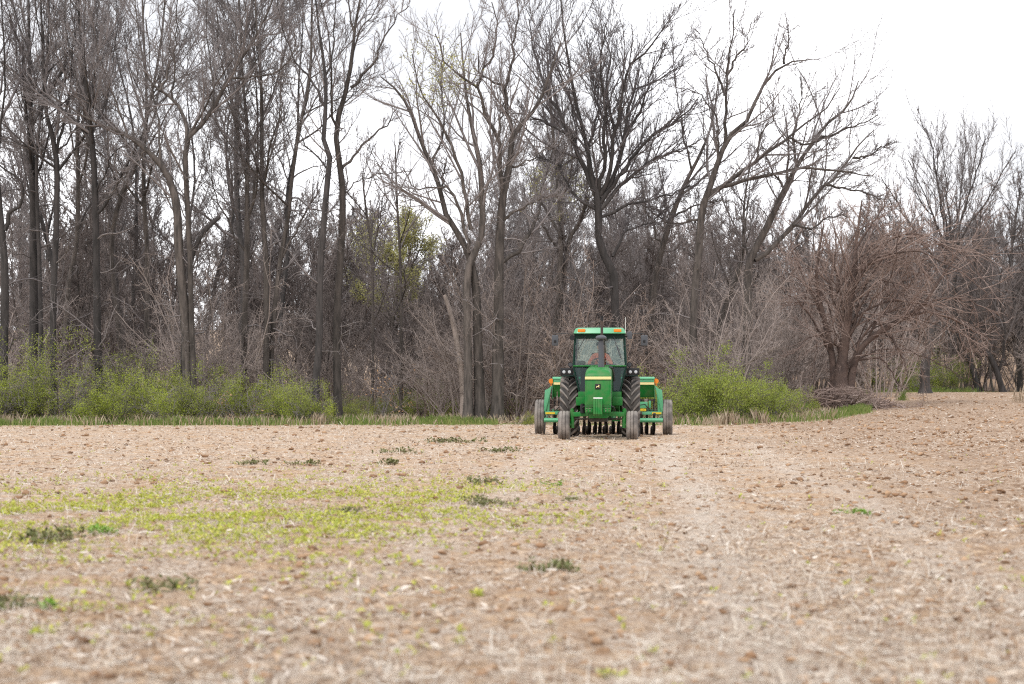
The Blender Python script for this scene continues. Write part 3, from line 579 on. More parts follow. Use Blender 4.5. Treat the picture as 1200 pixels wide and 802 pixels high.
# ================================================================== FIELD COVER
rn = np.random.default_rng(77)
def scatter(n, d0, d1, pw=1.0, wide=.235):
    """points over the field, denser towards the camera"""
    y = d0 * (d1 / d0) ** (rn.random(n) ** pw); x = (rn.random(n) * 2 - 1) * wide * y
    k = y < edge_d(x) - .2; return x[k], y[k]
def straws(name, n, d0, d1, lmin, lmax, r, stand, mat, clump=.0, bend=.25):
    x, y = scatter(n, d0, d1)
    if clump:
        k = .5 * fbm(x * .45, y * .3, 61, 3) + .5 * fbm(x * 1.9, y * 1.5, 62, 3) - .04 * till(x, y) + .045 * np.sin((x - y * .049) * 8.3) > clump; x, y = x[k], y[k]
    m = len(x); z = gz(x, y); ln = rn.uniform(lmin, lmax, m) * rn.uniform(.5, 1, m); az = rn.uniform(0, 6.28, m)
    up = np.where(rn.random(m) < stand, rn.uniform(.5, 1.4, m), rn.uniform(.0, .28, m))
    d1_ = np.stack([np.cos(az) * np.cos(up), np.sin(az) * np.cos(up), np.sin(up)], -1)
    d2_ = nrm(d1_ + rn.normal(size=(m, 3)) * bend)
    p0 = np.stack([x, y, z + .006], -1); p1 = p0 + d1_ * ln[:, None] * .5; p2 = p1 + d2_ * ln[:, None] * .5; p2[:, 2] = np.maximum(p2[:, 2], z + .004)
    P = np.stack([p0, p1, p2], 1); Rr = r * rn.uniform(.6, 1.3, m)[:, None] * np.array([1, .9, .45])[None, :]
    far = 1 + np.clip(y - 25, 0, 60)[:, None] * .018
    o = link(name, tubes_mesh(name, [(P, Rr * far, 3)]), mat=mat); tag(o, kind='stuff'); return o
STRAW = M('bleached_straw', (.6, .55, .5), .8, island=[(.30, .21, .155), (.54, .45, .37), (.66, .59, .50), (.76, .71, .64), (.48, .37, .27)])
CHAFF = M('chaff_flake', (.5, .42, .34), .9, island=[(.17, .105, .07), (.34, .25, .18), (.46, .38, .31), (.56, .50, .44), (.27, .175, .115)])
straws('straw_stubble', 60000, 8, 122, .05, .17, .0030, .10, STRAW, .46, .15)
straws('straw_stalks', 20000, 8, 100, .07, .20, .0050, .30, STRAW, .50, .14)
x, y = scatter(80000, 8, 118); z = gz(x, y); sz = rn.uniform(.010, .034, len(x)) * (1 + np.clip(y - 20, 0, 60) * .02)
k_ = fbm(x * .6, y * .4, 71, 3) * .5 + .5 * fbm(x * 2.2, y * 1.6, 72, 3) > .45; x, y, z, sz = x[k_], y[k_], z[k_], sz[k_]
n_ = len(x); az = rn.uniform(0, 6.28, n_); a = np.stack([np.cos(az), np.sin(az), rn.normal(0, .3, n_)], -1) * sz[:, None]; c = np.stack([-np.sin(az), np.cos(az), rn.normal(.3, .5, n_)], -1) * sz[:, None] * .2
pc = np.stack([x, y, z + .012 + sz * .2], -1)
V = np.stack([pc - a, pc + c, pc + a, pc - c], 1).reshape(-1, 3)
o = link('chaff_litter', mesh_np('chaff_litter', V, np.arange(4 * n_).reshape(n_, 4), smooth=False), mat=CHAFF); tag(o, kind='stuff')
# torn leaf husks lying on the residue
x, y = scatter(9000, 8, 24); k_ = fbm(x * .9, y * .7, 75, 3) > .46; x, y = x[k_], y[k_]
o = link('husk_litter', leaves_mesh('husk_litter', np.stack([x, y, gz(x, y) + .022], -1), .10, rn, .6, .17), mat=M('husk_flake', (.5, .4, .3), .85, island=[(.15, .09, .055), (.42, .30, .20), (.56, .46, .36), (.72, .67, .61), (.28, .18, .11), (.60, .50, .40)])); tag(o, kind='stuff')
# clods of soil
ico = bmesh.new(); bmesh.ops.create_icosphere(ico, subdivisions=1, radius=1); iv = np.array([v.co[:] for v in ico.verts]); ifc = np.array([[v.index for v in f.verts] for f in ico.faces]); ico.free()
x, y = scatter(30000, 8, 110); k_ = rn.random(len(x)) < .24 + .86 * till(x, y) * (fbm(x * .8, y * .5, 88, 3) > .48); x, y = x[k_], y[k_]; n_ = len(x)
sz = np.minimum(rn.gamma(1.6, .0075, n_), .034) * (1 + np.clip(y - 20, 0, 60) * .02) + .006
V = iv[None] * (1 + rn.normal(0, .30, (n_, 12, 1))) * sz[:, None, None] * np.array([1.15, 1, .62]); V = V + np.stack([x, y, gz(x, y) + sz * .2], -1)[:, None, :]
o = link('soil_clods', mesh_np('soil_clods', V.reshape(-1, 3), (ifc[None] + (np.arange(n_) * 12)[:, None, None]).reshape(-1, 3)), mat=M('clod_soil', (.3, .19, .12), .95, island=[(.14, .08, .045), (.28, .165, .095), (.42, .28, .175), (.22, .13, .075)])); tag(o, kind='stuff')
# chickweed mat: yellow green seedlings in a band across the field
def rosettes(x, y, nl, size, hgt, rngx):
    n = len(x); z = gz(x, y); P = np.repeat(np.stack([x, y, z], -1), nl, 0); m = n * nl
    sc = np.repeat(rngx.uniform(.6, 1.4, n), nl)
    az = rngx.uniform(0, 6.28, m); el = rngx.uniform(.05, .9, m); r = rngx.uniform(.2, 1, m) * size * sc
    dirv = np.stack([np.cos(az) * np.cos(el), np.sin(az) * np.cos(el), np.sin(el)], -1); sd = np.stack([-np.sin(az), np.cos(az), rngx.normal(0, .3, m)], -1)
    c0 = P + dirv * r[:, None] * .25 + np.stack([0 * az, 0 * az, rngx.uniform(0, hgt, m) * sc], -1); L_ = size * sc[:, None] * rngx.uniform(.5, 1, (m, 1))
    return np.stack([c0, c0 + dirv * L_ * .5 + sd * L_ * .28, c0 + dirv * L_, c0 + dirv * L_ * .5 - sd * L_ * .28], 1).reshape(-1, 3)
WEEDY = M('weed_yellow_green', (.4, .45, .06), .6, island=[(.33, .38, .05), (.47, .50, .08), (.56, .54, .12), (.26, .34, .06)], trans=.3)
WEEDD = M('weed_dark_green', (.08, .12, .04), .6, island=[(.12, .13, .045), (.16, .18, .065), (.21, .21, .09), (.19, .14, .085)], trans=.2)
WEEDG = M('weed_bright_green', (.18, .33, .04), .6, island=[(.15, .30, .04), (.25, .40, .06)], trans=.3)
x, y = scatter(150000, 10, 62)
P_ = 600 + x / y * F; Q_ = HZ + (EYE - gz(x, y)) / y * F
den = np.exp(-((Q_ - (602 - (P_ - 300) * .02)) / 30) ** 2) * (1 - sm((P_ - 330) / 330)) + .55 * np.exp(-((P_ - 580) / 110) ** 2 - ((Q_ - 590) / 22) ** 2) + .004 + .03 * (P_ < 520) * np.exp(-((Q_ - 690) / 60) ** 2)
den *= np.clip((fbm(x * 1.1, y * .8, 91, 3) - .29) * 3.6, 0, 1)
k_ = rn.random(len(x)) < den; x, y = x[k_], y[k_]
o = link('chickweed', mesh_np('chickweed', rosettes(x, y, 8, .036, .03, rn), np.arange(4 * len(x) * 8).reshape(-1, 4), smooth=False), mat=WEEDY); tag(o, kind='stuff')
def clump(name, p, q, wpx, mat, label, n=60, hgt=.09, size=.06, cat_='weed', group=None):
    X, Y = gpx(p, q); w = wpx / F * Y; k = rn.normal(size=(n, 2)) * np.array([w * .27, min(w, .5) * .35])
    x, y = X + k[:, 0], Y + k[:, 1] * 1.5; hgt *= .65; size *= .8; me = mesh_np(name, rosettes(x, y, 10, size, hgt, rn) - np.array([X, Y, 0]), np.arange(4 * n * 10).reshape(-1, 4), smooth=False)
    o = empty(name, (X, Y, 0)); tag(o, label, cat_, group); link('foliage', me, o, mat); return o
WG = 'dark weed clumps in the stubble'
for a in [(58, 634, 74, WEEDD, 'biggest dark green weed clump, in the middle of the yellow green chickweed', 110, .12, .07), (118, 627, 40, WEEDG, 'bright green weed tuft beside the biggest dark clump in the chickweed', 40, .07, .06),
          (188, 691, 62, WEEDD, 'dark green weed clump among pale broken stalks below the chickweed', 70, .10, .06), (14, 714, 46, WEEDD, 'dark weed clump cut by the photo edge, lowest of the dark ones', 50, .08, .06), (55, 716, 18, WEEDG, 'single bright seedling just past the dark weed clump at the photo edge', 12, .05, .06),
          (45, 748, 26, WEEDY, 'small yellow green seedling tuft, lowest on bare soil near the photo corner', 16, .05, .06), (410, 600, 36, WEEDD, 'dark flat weed at the near rim of the chickweed', 36, .06, .06), (565, 568, 40, WEEDD, 'dark weed clump at the top of the yellow green patch in front of the tractor', 60, .10, .07), (572, 592, 64, WEEDD, 'wide brownish green weed clump in the yellow green patch in front of the tractor', 90, .07, .06),
          (645, 671, 62, WEEDD, 'lone dark green weed clump on the pale stubble in the middle of the field', 90, .08, .055), (672, 587, 34, WEEDD, 'small dark weed clump on bare stubble in line with the tractor', 40, .06, .06), (650, 570, 20, WEEDG, 'small bright green weed in line with the tractor wheel', 24, .06, .06),
          (1008, 605, 24, WEEDG, 'small fresh green weed alone on the brown worked soil', 26, .07, .06), (985, 604, 16, WEEDG, 'tiny pale green weed beside the fresh green one on brown worked soil', 14, .05, .05), (300, 545, 50, WEEDD, 'thin dark line of weeds far out on the pale stubble', 50, .08, .08), (362, 545, 40, WEEDD, 'dark weeds far out, next along the thin dark line', 40, .08, .08),
          (530, 519, 70, WEEDD, 'broad dark green weed patch far out near the grass bank', 90, .10, .10), (470, 532, 44, WEEDD, 'dark weed clump between the thin dark line and the broad far patch', 50, .09, .09), (590, 531, 46, WEEDD, 'dark weed patch far out nearest the tractor', 50, .09, .09), (460, 545, 26, WEEDD, 'small round dark weed clump out in the stubble above the yellow green patch', 40, .10, .08),
          (716, 797, 26, WEEDY, 'yellow green seedling tuft at the bottom edge of the photo', 16, .05, .05), (560, 695, 18, WEEDY, 'little yellow green seedling near the lone dark clump', 10, .04, .05)]:
    a = list(a); a[5] = int(a[5] * .62); clump('weed_plant', *a[:5], *a[5:], group=WG)
# grass along the field edge
GRASS = M('grass_blade', (.16, .26, .05), .6, island=[(.13, .20, .045), (.20, .29, .07), (.32, .33, .13), (.17, .25, .055)], trans=.35)
DRYG = M('dry_grass_blade', (.5, .4, .28), .8, island=[(.30, .22, .15), (.46, .37, .27), (.54, .46, .36)], trans=.2)
def blades(x, y, h, w, lean, rngx):
    n = len(x); z = gz(x, y); az = rngx.uniform(0, 6.28, n); hh = h * rngx.uniform(.4, 1.2, n)
    b0 = np.stack([x, y, z - .01], -1); sd = np.stack([np.cos(az), np.sin(az), 0 * az], -1) * (w * rngx.uniform(.6, 1.4, n))[:, None]
    l_ = np.stack([-np.sin(az), np.cos(az), 0 * az], -1) * (hh * lean * rngx.uniform(.1, 1, n))[:, None]
    md = b0 + l_ * .35 + np.stack([0 * az, 0 * az, hh * .6], -1); tp = b0 + l_ + np.stack([0 * az, 0 * az, hh], -1)
    return np.stack([b0 - sd, b0 + sd, md + sd * .7, tp, md - sd * .7], 1).reshape(-1, 3)
m = 46000; x = rn.uniform(-21, 24, m); y = edge_d(x) + rn.normal(1.9, 1.1, m)
k_ = (fbm(x * .6, y * .9, 55, 3) > .455) & ((x < -.5) | (x > 5.5)) & ((x < 14) | (rn.random(m) < .25)); x, y = x[k_], y[k_]
o = link('grass_bank', mesh_np('grass_bank', blades(x, y, .24 * (.3 + 1.3 * fbm(x * 1.4, y * 1.4, 58, 2)), .012, .5, rn), np.arange(5 * len(x)).reshape(-1, 5), smooth=False), mat=GRASS); tag(o, kind='stuff')
m = 9000; x = rn.uniform(-19, 12, m); y = edge_d(x) + np.where(rn.random(m) < .12, rn.normal(.7, .5, m), rn.normal(3.6, 1.2, m)); k_ = fbm(x * .5, y * .8, 57, 3) > .48; x, y = x[k_], y[k_]
o = link('dry_grass', mesh_np('dry_grass', blades(x, y, .34, .012, .6, rn), np.arange(5 * len(x)).reshape(-1, 5), smooth=False), mat=DRYG); tag(o, kind='stuff')
def tuft(p, q, d_, wpx, h, mat, label, n, nm, group=None):
    X = (p - 600) / F * d_; w = wpx / F * d_; n = int(n * .7); x = X + rn.normal(size=n) * w * .34; y = d_ + rn.normal(size=n) * .3; h = h * np.clip(1.25 - np.abs(x - X) / w * 1.3, .3, 1.3) * (.45 + 1.1 * fbm(x * 3, y * 2, 33, 2))
    o = empty(nm, (X, d_, 0)); tag(o, label, 'grass tuft', group); link('stalk', mesh_np('stalk', blades(x, y, h, .010, .45, rn) - np.array([X, d_, 0]), np.arange(5 * n).reshape(-1, 5), smooth=False), o, mat); return o
DG = 'dry grass tufts along the bank'
for a in [(852, 495, 80.5, 40, .48, DRYG, 'tall dry straw coloured grass tuft in front of the bright green shrub', 420, 'dry_grass_tuft', DG), (885, 490, 81.5, 30, .42, DRYG, 'dry grass tuft in front of the dark fallen branches', 260, 'dry_grass_tuft', DG), (930, 486, 85, 44, .5, DRYG, 'pale dry grass tuft just before the brush heap', 300, 'dry_grass_tuft', DG),
          (375, 492, 82.2, 30, .34, DRYG, 'dry grass tuft at the foot of the bow shaped trunk', 200, 'dry_grass_tuft', DG), (20, 495, 81.5, 40, .34, DRYG, 'dry grass tuft nearest the photo edge', 110, 'dry_grass_tuft', DG), (660, 492, 83, 60, .35, DRYG, 'dry leaning grass behind the seed drill', 200, 'dry_grass_tuft', DG),
          (1057, 470, 105, 10, .4, GRASS, 'single green grass tuft standing on the brown soil past the brush heap', 120, 'grass_tuft', None), (938, 466, 93, 50, .4, GRASS, 'bright green grass patch between the shrub and the reddish tangle', 600, 'grass_tuft', None), (1194, 470, 100, 14, .5, DRYG, 'pale dry stalks standing on the field at the photo edge', 60, 'dry_grass_tuft', DG)]:
    tuft(*a)
# leaf litter under the wood
m = 9000; x = rn.uniform(-6, 16, m); y = edge_d(x) + rn.uniform(2.2, 9, m); pt = np.stack([x, y, gz(x, y) + rn.uniform(.0, .05, m)], -1)
o = link('leaf_litter', leaves_mesh('leaf_litter', pt, .11, rn, .6, .6), mat=M('fallen_leaf', (.4, .3, .2), .85, island=[(.42, .30, .19), (.30, .19, .115), (.56, .43, .30), (.20, .125, .08)])); tag(o, kind='stuff')
# brush heap and fallen wood
def brush(name, p, d_, wpx, h, n, mat, label, cat_, seed, lmin=.5, lmax=1.6):
    rg = np.random.default_rng(seed); X = (p - 600) / F * d_; w = wpx / F * d_; z0 = g1(X, d_)
    x = rg.normal(0, w * .26, n); y = rg.normal(0, w * .2, n); z = rg.random(n) * h * np.exp(-(x / (w * .4)) ** 2)
    az = rg.uniform(0, 6.28, n); el = rg.normal(.05, .32, n); dv = np.stack([np.cos(az) * np.cos(el), np.sin(az) * np.cos(el), np.sin(el)], -1); ln = rg.uniform(lmin, lmax, n)[:, None]
    p0 = np.stack([x, y, z], -1) - dv * ln * .5; p2 = p0 + dv * ln; p1 = (p0 + p2) / 2 + rg.normal(size=(n, 3)) * .08
    P = np.stack([p0, p1, p2], 1); P[:, :, 2] = np.maximum(P[:, :, 2], -.02); Rr = rg.uniform(.006, .028, n)[:, None] * np.array([1, .9, .5])
    P3, R3 = grow(P, Rr, 4, .2, 1, .3, .6, 40, .05, .3, 2, rg, rmin=.006)
    e = empty(name, (X, d_, z0 - .02)); tag(e, label, cat_); link('sticks', tubes_mesh('sticks', [(P, Rr, 5), (P3, R3, 0)]), e, mat); return e
brush('brush_pile', 985, 96.5, 135, .85, 640, TWIGR, 'low heap of reddish brown sticks around the foot of the tangled tree', 'brush pile', 301)
brush('brush_pile', 885, 85, 80, .5, 90, BARKD, 'dark fallen branches heaped on the bank past the bright green shrub', 'fallen branches', 302, .6, 2.2)
brush('brush_pile', 770, 88, 60, .5, 120, TWIGP, 'pale brush caught behind the seed drill wheel under the shrub', 'brush pile', 303)
def log(label, pts, d_, w, mat):
    k = d_ / F; X = (pts[0][0] - 600) * k; Z = EYE + (HZ - pts[0][1]) * k; z0 = min(Z, g1(X, d_)) 
    e = empty('fallen_log', (X, d_, z0)); tag(e, label, 'fallen log', 'broken and fallen wood in the trees')
    c = cat([((p - 600) * k - X, i * .3, EYE + (HZ - q) * k - z0, w * k / 2 * (1 - .12 * i)) for i, (p, q) in enumerate(pts)], 10)
    link('trunk', tubes_mesh('trunk', [(c[None, :, :3], c[None, :, 3], 8)]), e, mat)
    P, Rr = grow(c[None, :, :3], c[None, :, 3], 5, .2, 1, .2, .4, 50, .1, .3, 5, np.random.default_rng(9), rmin=.01); link('branches', tubes_mesh('branches', [(P, Rr, 5)]), e, mat)
PALE = M('dead_wood_pale', (.42, .38, .35), .9, (.30, .26, .23), 3, .5, 14)
log('short pale fallen log propped up in the green shrubs near the forked twin trunks', [(186, 470), (194, 462), (203, 455)], 85, 3.5, PALE)
log('crooked pale trunk leaning against the many stemmed tree', [(543, 492), (542, 450), (534, 395), (528, 369), (520, 345)], 86.5, 9, BARKL)
# ================================================================== TRACTOR, DRILL, DRIVER
class B:
    def __init__(s): s.v = []; s.f = []
    def add(s, V, Fc):
        o = len(s.v); s.v += [tuple(p) for p in V]; s.f += [tuple(i + o for i in f) for f in Fc]; return s
    def box(s, x0, x1, y0, y1, z0, z1, M_=None):
        V = [Vector((x, y, z)) for x in (x0, x1) for y in (y0, y1) for z in (z0, z1)]
        if M_: V = [M_ @ p for p in V]
        return s.add(V, [(0, 1, 3, 2), (4, 6, 7, 5), (0, 4, 5, 1), (2, 3, 7, 6), (0, 2, 6, 4), (1, 5, 7, 3)])
    def cyl(s, p0, p1, r0, r1=None, n=12, cap=True):
        r1 = r0 if r1 is None else r1; p0, p1 = Vector(p0), Vector(p1); d_ = (p1 - p0).normalized()
        a = d_.cross(Vector((0, 0, 1)) if abs(d_.z) < .9 else Vector((1, 0, 0))).normalized(); c = d_.cross(a)
        V = [p + (a * math.cos(2 * math.pi * i / n) + c * math.sin(2 * math.pi * i / n)) * r for p, r in ((p0, r0), (p1, r1)) for i in range(n)]
        Fc = [(i, (i + 1) % n, n + (i + 1) % n, n + i) for i in range(n)]
        if cap: Fc += [tuple(range(n))[::-1], tuple(range(n, 2 * n))]
        return s.add(V, Fc)
    def tube(s, pts, r, n=6):
        for p, q in zip(pts[:-1], pts[1:]): s.cyl(p, q, r, n=n)
        return s
    def prism(s, poly, axis, a, b_):
        n = len(poly); mk = {'x': lambda p, t: (t, p[0], p[1]), 'y': lambda p, t: (p[0], t, p[1]), 'z': lambda p, t: (p[0], p[1], t)}[axis]
        V = [mk(p, a) for p in poly] + [mk(p, b_) for p in poly]
        return s.add(V, [tuple(range(n))[::-1], tuple(range(n, 2 * n))] + [(i, (i + 1) % n, n + (i + 1) % n, n + i) for i in range(n)])
    def lathe(s, prof, n=40, c=(0, 0, 0), axis='x'):
        V = []; m = len(prof)
        for i in range(n):
            th = 2 * math.pi * i / n
            for a, r in prof:
                q = (a, r * math.cos(th), r * math.sin(th)) if axis == 'x' else (r * math.cos(th), r * math.sin(th), a)
                V.append((q[0] + c[0], q[1] + c[1], q[2] + c[2]))
        Fc = [(i * m + j, ((i + 1) % n) * m + j, ((i + 1) % n) * m + j + 1, i * m + j + 1) for i in range(n) for j in range(m - 1)]
        return s.add(V, Fc)
    def loft(s, loops, cap=True):
        n = len(loops[0]); V = [p for l in loops for p in l]
        Fc = [(k * n + i, k * n + (i + 1) % n, (k + 1) * n + (i + 1) % n, (k + 1) * n + i) for k in range(len(loops) - 1) for i in range(n)]
        if cap: Fc += [tuple(range(n))[::-1], tuple(range((len(loops) - 1) * n, len(loops) * n))]
        return s.add(V, Fc)
    def build(s, name, mat, parent, bev=0, smooth=False, loc=None):
        me = bpy.data.meshes.new(name); me.from_pydata(s.v, [], s.f); bm = bmesh.new(); bm.from_mesh(me)
        bmesh.ops.recalc_face_normals(bm, faces=bm.faces)
        if bev:
            es = [e for e in bm.edges if len(e.link_faces) == 2 and e.calc_face_angle(0) > .6]
            bmesh.ops.bevel(bm, geom=es, offset=bev, segments=2, affect='EDGES', profile=.6, clamp_overlap=True)
        bm.to_mesh(me); bm.free()
        if smooth or bev:
            for p in me.polygons: p.use_smooth = True
            me.set_sharp_from_angle(angle=R_(35))
        o = link(name, me, parent, mat)
        if loc: o.location = loc
        return o
GRN = M('tractor_green_paint', (.004, .175, .028), .45, (.05, .165, .045), 6, spec=.28, detail=12)
GRN2 = M('pale_green_paint_sky_sheen', (.07, .33, .16), .36, (.10, .34, .18), 3, spec=.5)  # paler green: sky reflection on the lids and cab roof put into the colour
YEL = M('rim_yellow', (.65, .45, .03), .5); CRM = M('cream_stripe', (.72, .62, .30), .45)
BLK = M('black_plastic', (.016, .016, .018), .45); DRK = M('dark_greasy_steel', (.035, .032, .03), .55, (.07, .05, .04), 8)
TYRE = M('rubber_dusty', (.030, .029, .029), .8, (.075, .066, .06), 5, .3, 40); TYREL = M('rubber_pale_dust', (.25, .225, .205), .9, (.11, .10, .094), 4, .3, 40)
STEEL = M('worn_steel', (.30, .27, .25), .45, (.16, .10, .07), 9, metal=.6); AMB = M('amber_lens', (.75, .22, .02), .25); LENS = M('lamp_lens', (.5, .52, .55), .15, spec=.8)
GREY = M('grey_enamel', (.07, .075, .085), .4); WHT = M('white_paint', (.75, .75, .72), .5); REDS = M('reflector_red', (.5, .03, .02), .35); FRM = M('cab_frame_green', (.006, .03, .022), .5, spec=.2)
GLS = bpy.data.materials.new('tinted_glass'); GLS.use_nodes = True; t = GLS.node_tree; t.nodes.clear()
o_ = nd(t, 'ShaderNodeOutputMaterial'); m_ = nd(t, 'ShaderNodeMixShader'); tb = nd(t, 'ShaderNodeBsdfTransparent'); gb = nd(t, 'ShaderNodeBsdfGlossy')
fr = nd(t, 'ShaderNodeFresnel'); fr.inputs[0].default_value = 1.45; tb.inputs[0].default_value = (.95, 1, .98, 1); gb.inputs['Roughness'].default_value = .04; gb.inputs[0].default_value = (.8, .9, .9, 1)
for a_, b_ in ((fr.outputs[0], m_.inputs[0]), (tb.outputs[0], m_.inputs[1]), (gb.outputs[0], m_.inputs[2]), (m_.outputs[0], o_.inputs[0])): t.links.new(a_, b_)
GLD = GLS.copy(); GLD.name = 'dark_glass'
for n_ in GLD.node_tree.nodes:
    if n_.type == 'BSDF_TRANSPARENT': n_.inputs[0].default_value = (.30, .46, .46, 1)
def rrect(hw, z0, z1, r, y, n=5):
    """outline with rounded upper corners, in the x,z plane at depth y"""
    P = [(-hw, y, z0), (hw, y, z0)]
    for cx, a0 in ((hw - r, 0), (-hw + r, 90)):
        for i in range(n + 1):
            a = R_(a0 + 90 * i / n); P.append((cx + r * math.cos(a), y, z1 - r + r * math.sin(a)))
    return P
TX, TD = 2.2, 61.6
tr = empty('tractor', (TX, TD, float(zbase(TX, TD)) - .01), R_(-3.2))
tag(tr, 'green tractor with a glass cab and black exhaust stack driving head on across the field', 'tractor')
# hood
hood = B().loft([rrect(.325, .84, 1.60, .05, -.56), rrect(.325, .84, 1.69, .10, -.53), rrect(.325, .84, 1.765, .13, -.44), rrect(.325, .84, 1.815, .14, -.28), rrect(.325, .86, 1.85, .14, .2), rrect(.335, .95, 1.88, .14, 1.62)]).build('hood', GRN, tr, smooth=True)
B().box(-.3265, .3265, -.566, 1.3, 1.535, 1.605).build('cream_band', CRM, hood, .004)
B().prism([(-.29, .90), (.29, .90), (.29, 1.49), (-.29, 1.49)], 'y', -.5665, -.55).build('grille_screen', GRN, hood, .006)
B().box(-.115, .115, -.572, -.55, 1.045, 1.08).build('name_strip', WHT, hood, .003)
bdg = B().box(-.07, .07, -.585, -.56, 1.285, 1.42).build('badge', BLK, hood, .012)
deer = [(-.045, -.028), (-.030, -.004), (-.044, .014), (-.022, .014), (.004, .018), (.016, .034), (.008, .046), (.020, .042), (.026, .050), (.030, .036), (.042, .026), (.030, .022), (.024, .004), (.046, -.006), (.040, -.014), (.012, -.010), (-.010, -.004), (-.020, -.008), (-.030, -.030)]
B().prism([(x, z + 1.350) for x, z in deer], 'y', -.592, -.583).build('leaping_deer_emblem', CRM, bdg)
# engine block, lower panels and chassis
B().box(-.30, .30, -.42, 2.9, .80, 1.1).box(-.24, .24, -.3, 2.9, .55, .82).box(-.33, .33, -.52, -.3, .74, .86).build('chassis', GRN, tr, .02)
b = B()
for s in (-1, 1): b.box(s * .325 - .0, s * .13, -.545, -.45, .70, .835)
b.build('bolster_plate', GRN, tr, .01)
b = B()
for s in (-1, 1):
    for zx in (.2, .28):
        for zz_ in (.74, .80): b.cyl((s * zx, -.56, zz_), (s * zx, -.53, zz_), .014, n=8)
b.build('bolt', STEEL, tr)
for k in range(4):
    x = -.1155 + k * .058; B().prism([(-.68, .66), (-.66, 1.02), (-.54, 1.035), (-.5, .64), (-.6, .60)], 'x', x, x + .054).build('front_weight', GRN, tr, .008)
b = B().box(-.56, .56, 1.55, 1.95, 1.0, 1.215).box(-.50, .50, 1.5, 1.8, .78, 1.0); b.build('platform', GRN, tr, .015)
B().box(-.60, -.34, .9, 1.5, .86, 1.08).build('battery_box', GRN, tr, .015); B().box(.34, .60, .9, 1.5, .86, 1.08).build('tool_box', GRN, tr, .015)
B().cyl((-.40, -.1, .68), (-.40, -.1, .9), .06, n=14).cyl((-.40, -.1, .9), (-.40, -.1, .92), .04, n=14).build('filter_canister', BLK, tr)
B().box(.34, .52, 1.2, 1.45, .45, .48).box(.34, .52, 1.25, 1.5, .68, .71).cyl((.35, 1.35, .45), (.35, 1.35, .86), .015).cyl((.51, 1.35, .45), (.51, 1.35, .86), .015).build('step', GRN, tr)
b = B(); b.loft([rrect(.22, .47, .8, .05, -.15), rrect(.24, .45, .8, .05, .4)]); b.box(-.12, .12, .4, 2.4, .50, .75); b.build('engine_sump', DRK, tr)
for s in (-1, 1):
    B().tube([(s * .26, -.45, .90), (s * .40, -.2, .82), (s * .42, .5, .74), (s * .36, 1.4, .8)], .018, 7).build('hydraulic_line', BLK, tr)
    B().box(*sorted((s * .328, s * .331)), -.30, 1.5, 1.195, 1.205).box(*sorted((s * .328, s * .331)), .45, .458, .9, 1.5).build('panel_seam', BLK, hood)
B().box(-.327, .327, -.5675, -.56, .865, .873).box(-.327, .327, -.5675, -.56, 1.512, 1.519).build('panel_seam', BLK, hood)
# front axle
b = B().prism([(-.66, .585), (-.2, .60), (0, .55), (.2, .60), (.66, .585), (.66, .70), (.2, .715), (-.2, .715), (-.66, .70)], 'y', -.07, .07); b.build('front_axle', GRN, tr, .012)
for s in (-1, 1):
    b = B().cyl((s * .665, 0, .30), (s * .665, 0, .77), .055, n=14).cyl((s * .665, 0, .77), (s * .665, 0, .80), .035, n=12).cyl((s * .64, 0, .38), (s * .80, 0, .38), .05, n=12).box(s * .665 - .03, s * .665 + .03, -.02, .25, .50, .55)
    b.build('spindle', GRN, tr, smooth=True)
B().cyl((-.66, .22, .525), (.66, .22, .525), .022).build('tie_rod', DRK, tr)
def wheel(name, parent, x, y, R, w, rib, mat, rimr, side):
    e = empty(name, (x, y, R - .03), 0, parent)
    h = w / 2; prof = [(-h * .7, rimr), (-h * .95, rimr + (R - rimr) * .3), (-h, rimr + (R - rimr) * .6), (-h * .9, R - .035), (-h * .78, R - .012)]
    if rib == 'rib':
        for q in (-.62, -.36, -.30, -.26, -.20, -.06): prof.append((h * q, R if q not in (-.30,) and abs(q + .26) > .001 else R - .022))
        prof.append((0, R + .004))
    else: prof += [(-h * .5, R - .004), (0, R)]
    prof = prof + [(-a, r) for a, r in prof[::-1] if a < 0]
    t_ = B().lathe(prof, 56); tl = B()
    if rib == 'lug':
        n = 21
        for i in range(n):
            for sd_ in (-1, 1):
                th0 = 2 * math.pi * (i + (.5 if sd_ > 0 else 0)) / n; V = []
                K = 5
                for k in range(K):
                    f = k / (K - 1); xx = sd_ * (.01 + f * (h * 1.02 - .01)); th = th0 + .36 * f ** .9
                    rb = R - .03 - (.05 if f > .95 else 0); rt = R + .048 - .03 * max(0, f - .7) / .3; wd_ = .030 + .016 * f
                    for r_, dw in ((rb, -wd_ * 1.25), (rt, -wd_ * .8), (rt, wd_ * .8), (rb, wd_ * 1.25)):
                        a = th + dw / R; V.append((xx, -r_ * math.cos(a), r_ * math.sin(a)))
                tl.loft([V[4 * k:4 * k + 4] for k in range(K)])
    t_.build('tyre', mat, e, smooth=True)
    if tl.v: tl.build('tread_lug', TYREL, e, .008)['kind'] = 'stuff'
    r_ = B().lathe([(-h * .72, rimr + .012), (-h * .6, rimr - .02), (-h * .2, rimr - .05), (side * h * .3, rimr - .06), (side * h * .3, .12), (side * h * .6, .10), (side * h * .62, .001)], 32)
    r_.lathe([(h * .72, rimr + .012), (h * .6, rimr - .02), (h * .2, rimr - .05)], 32); r_.build('rim', YEL if rib != 'drill' else WHT, e, smooth=True)
    return e
for s in (-1, 1):
    w_ = wheel('front_wheel', tr, s * .865, 0, .382, .30, 'rib', TYREL, .20, s); w_.rotation_euler = (0, 0, R_(-1))
    wheel('rear_wheel', tr, s * .815, 2.7, .80, .47, 'lug', TYRE, .49, s)
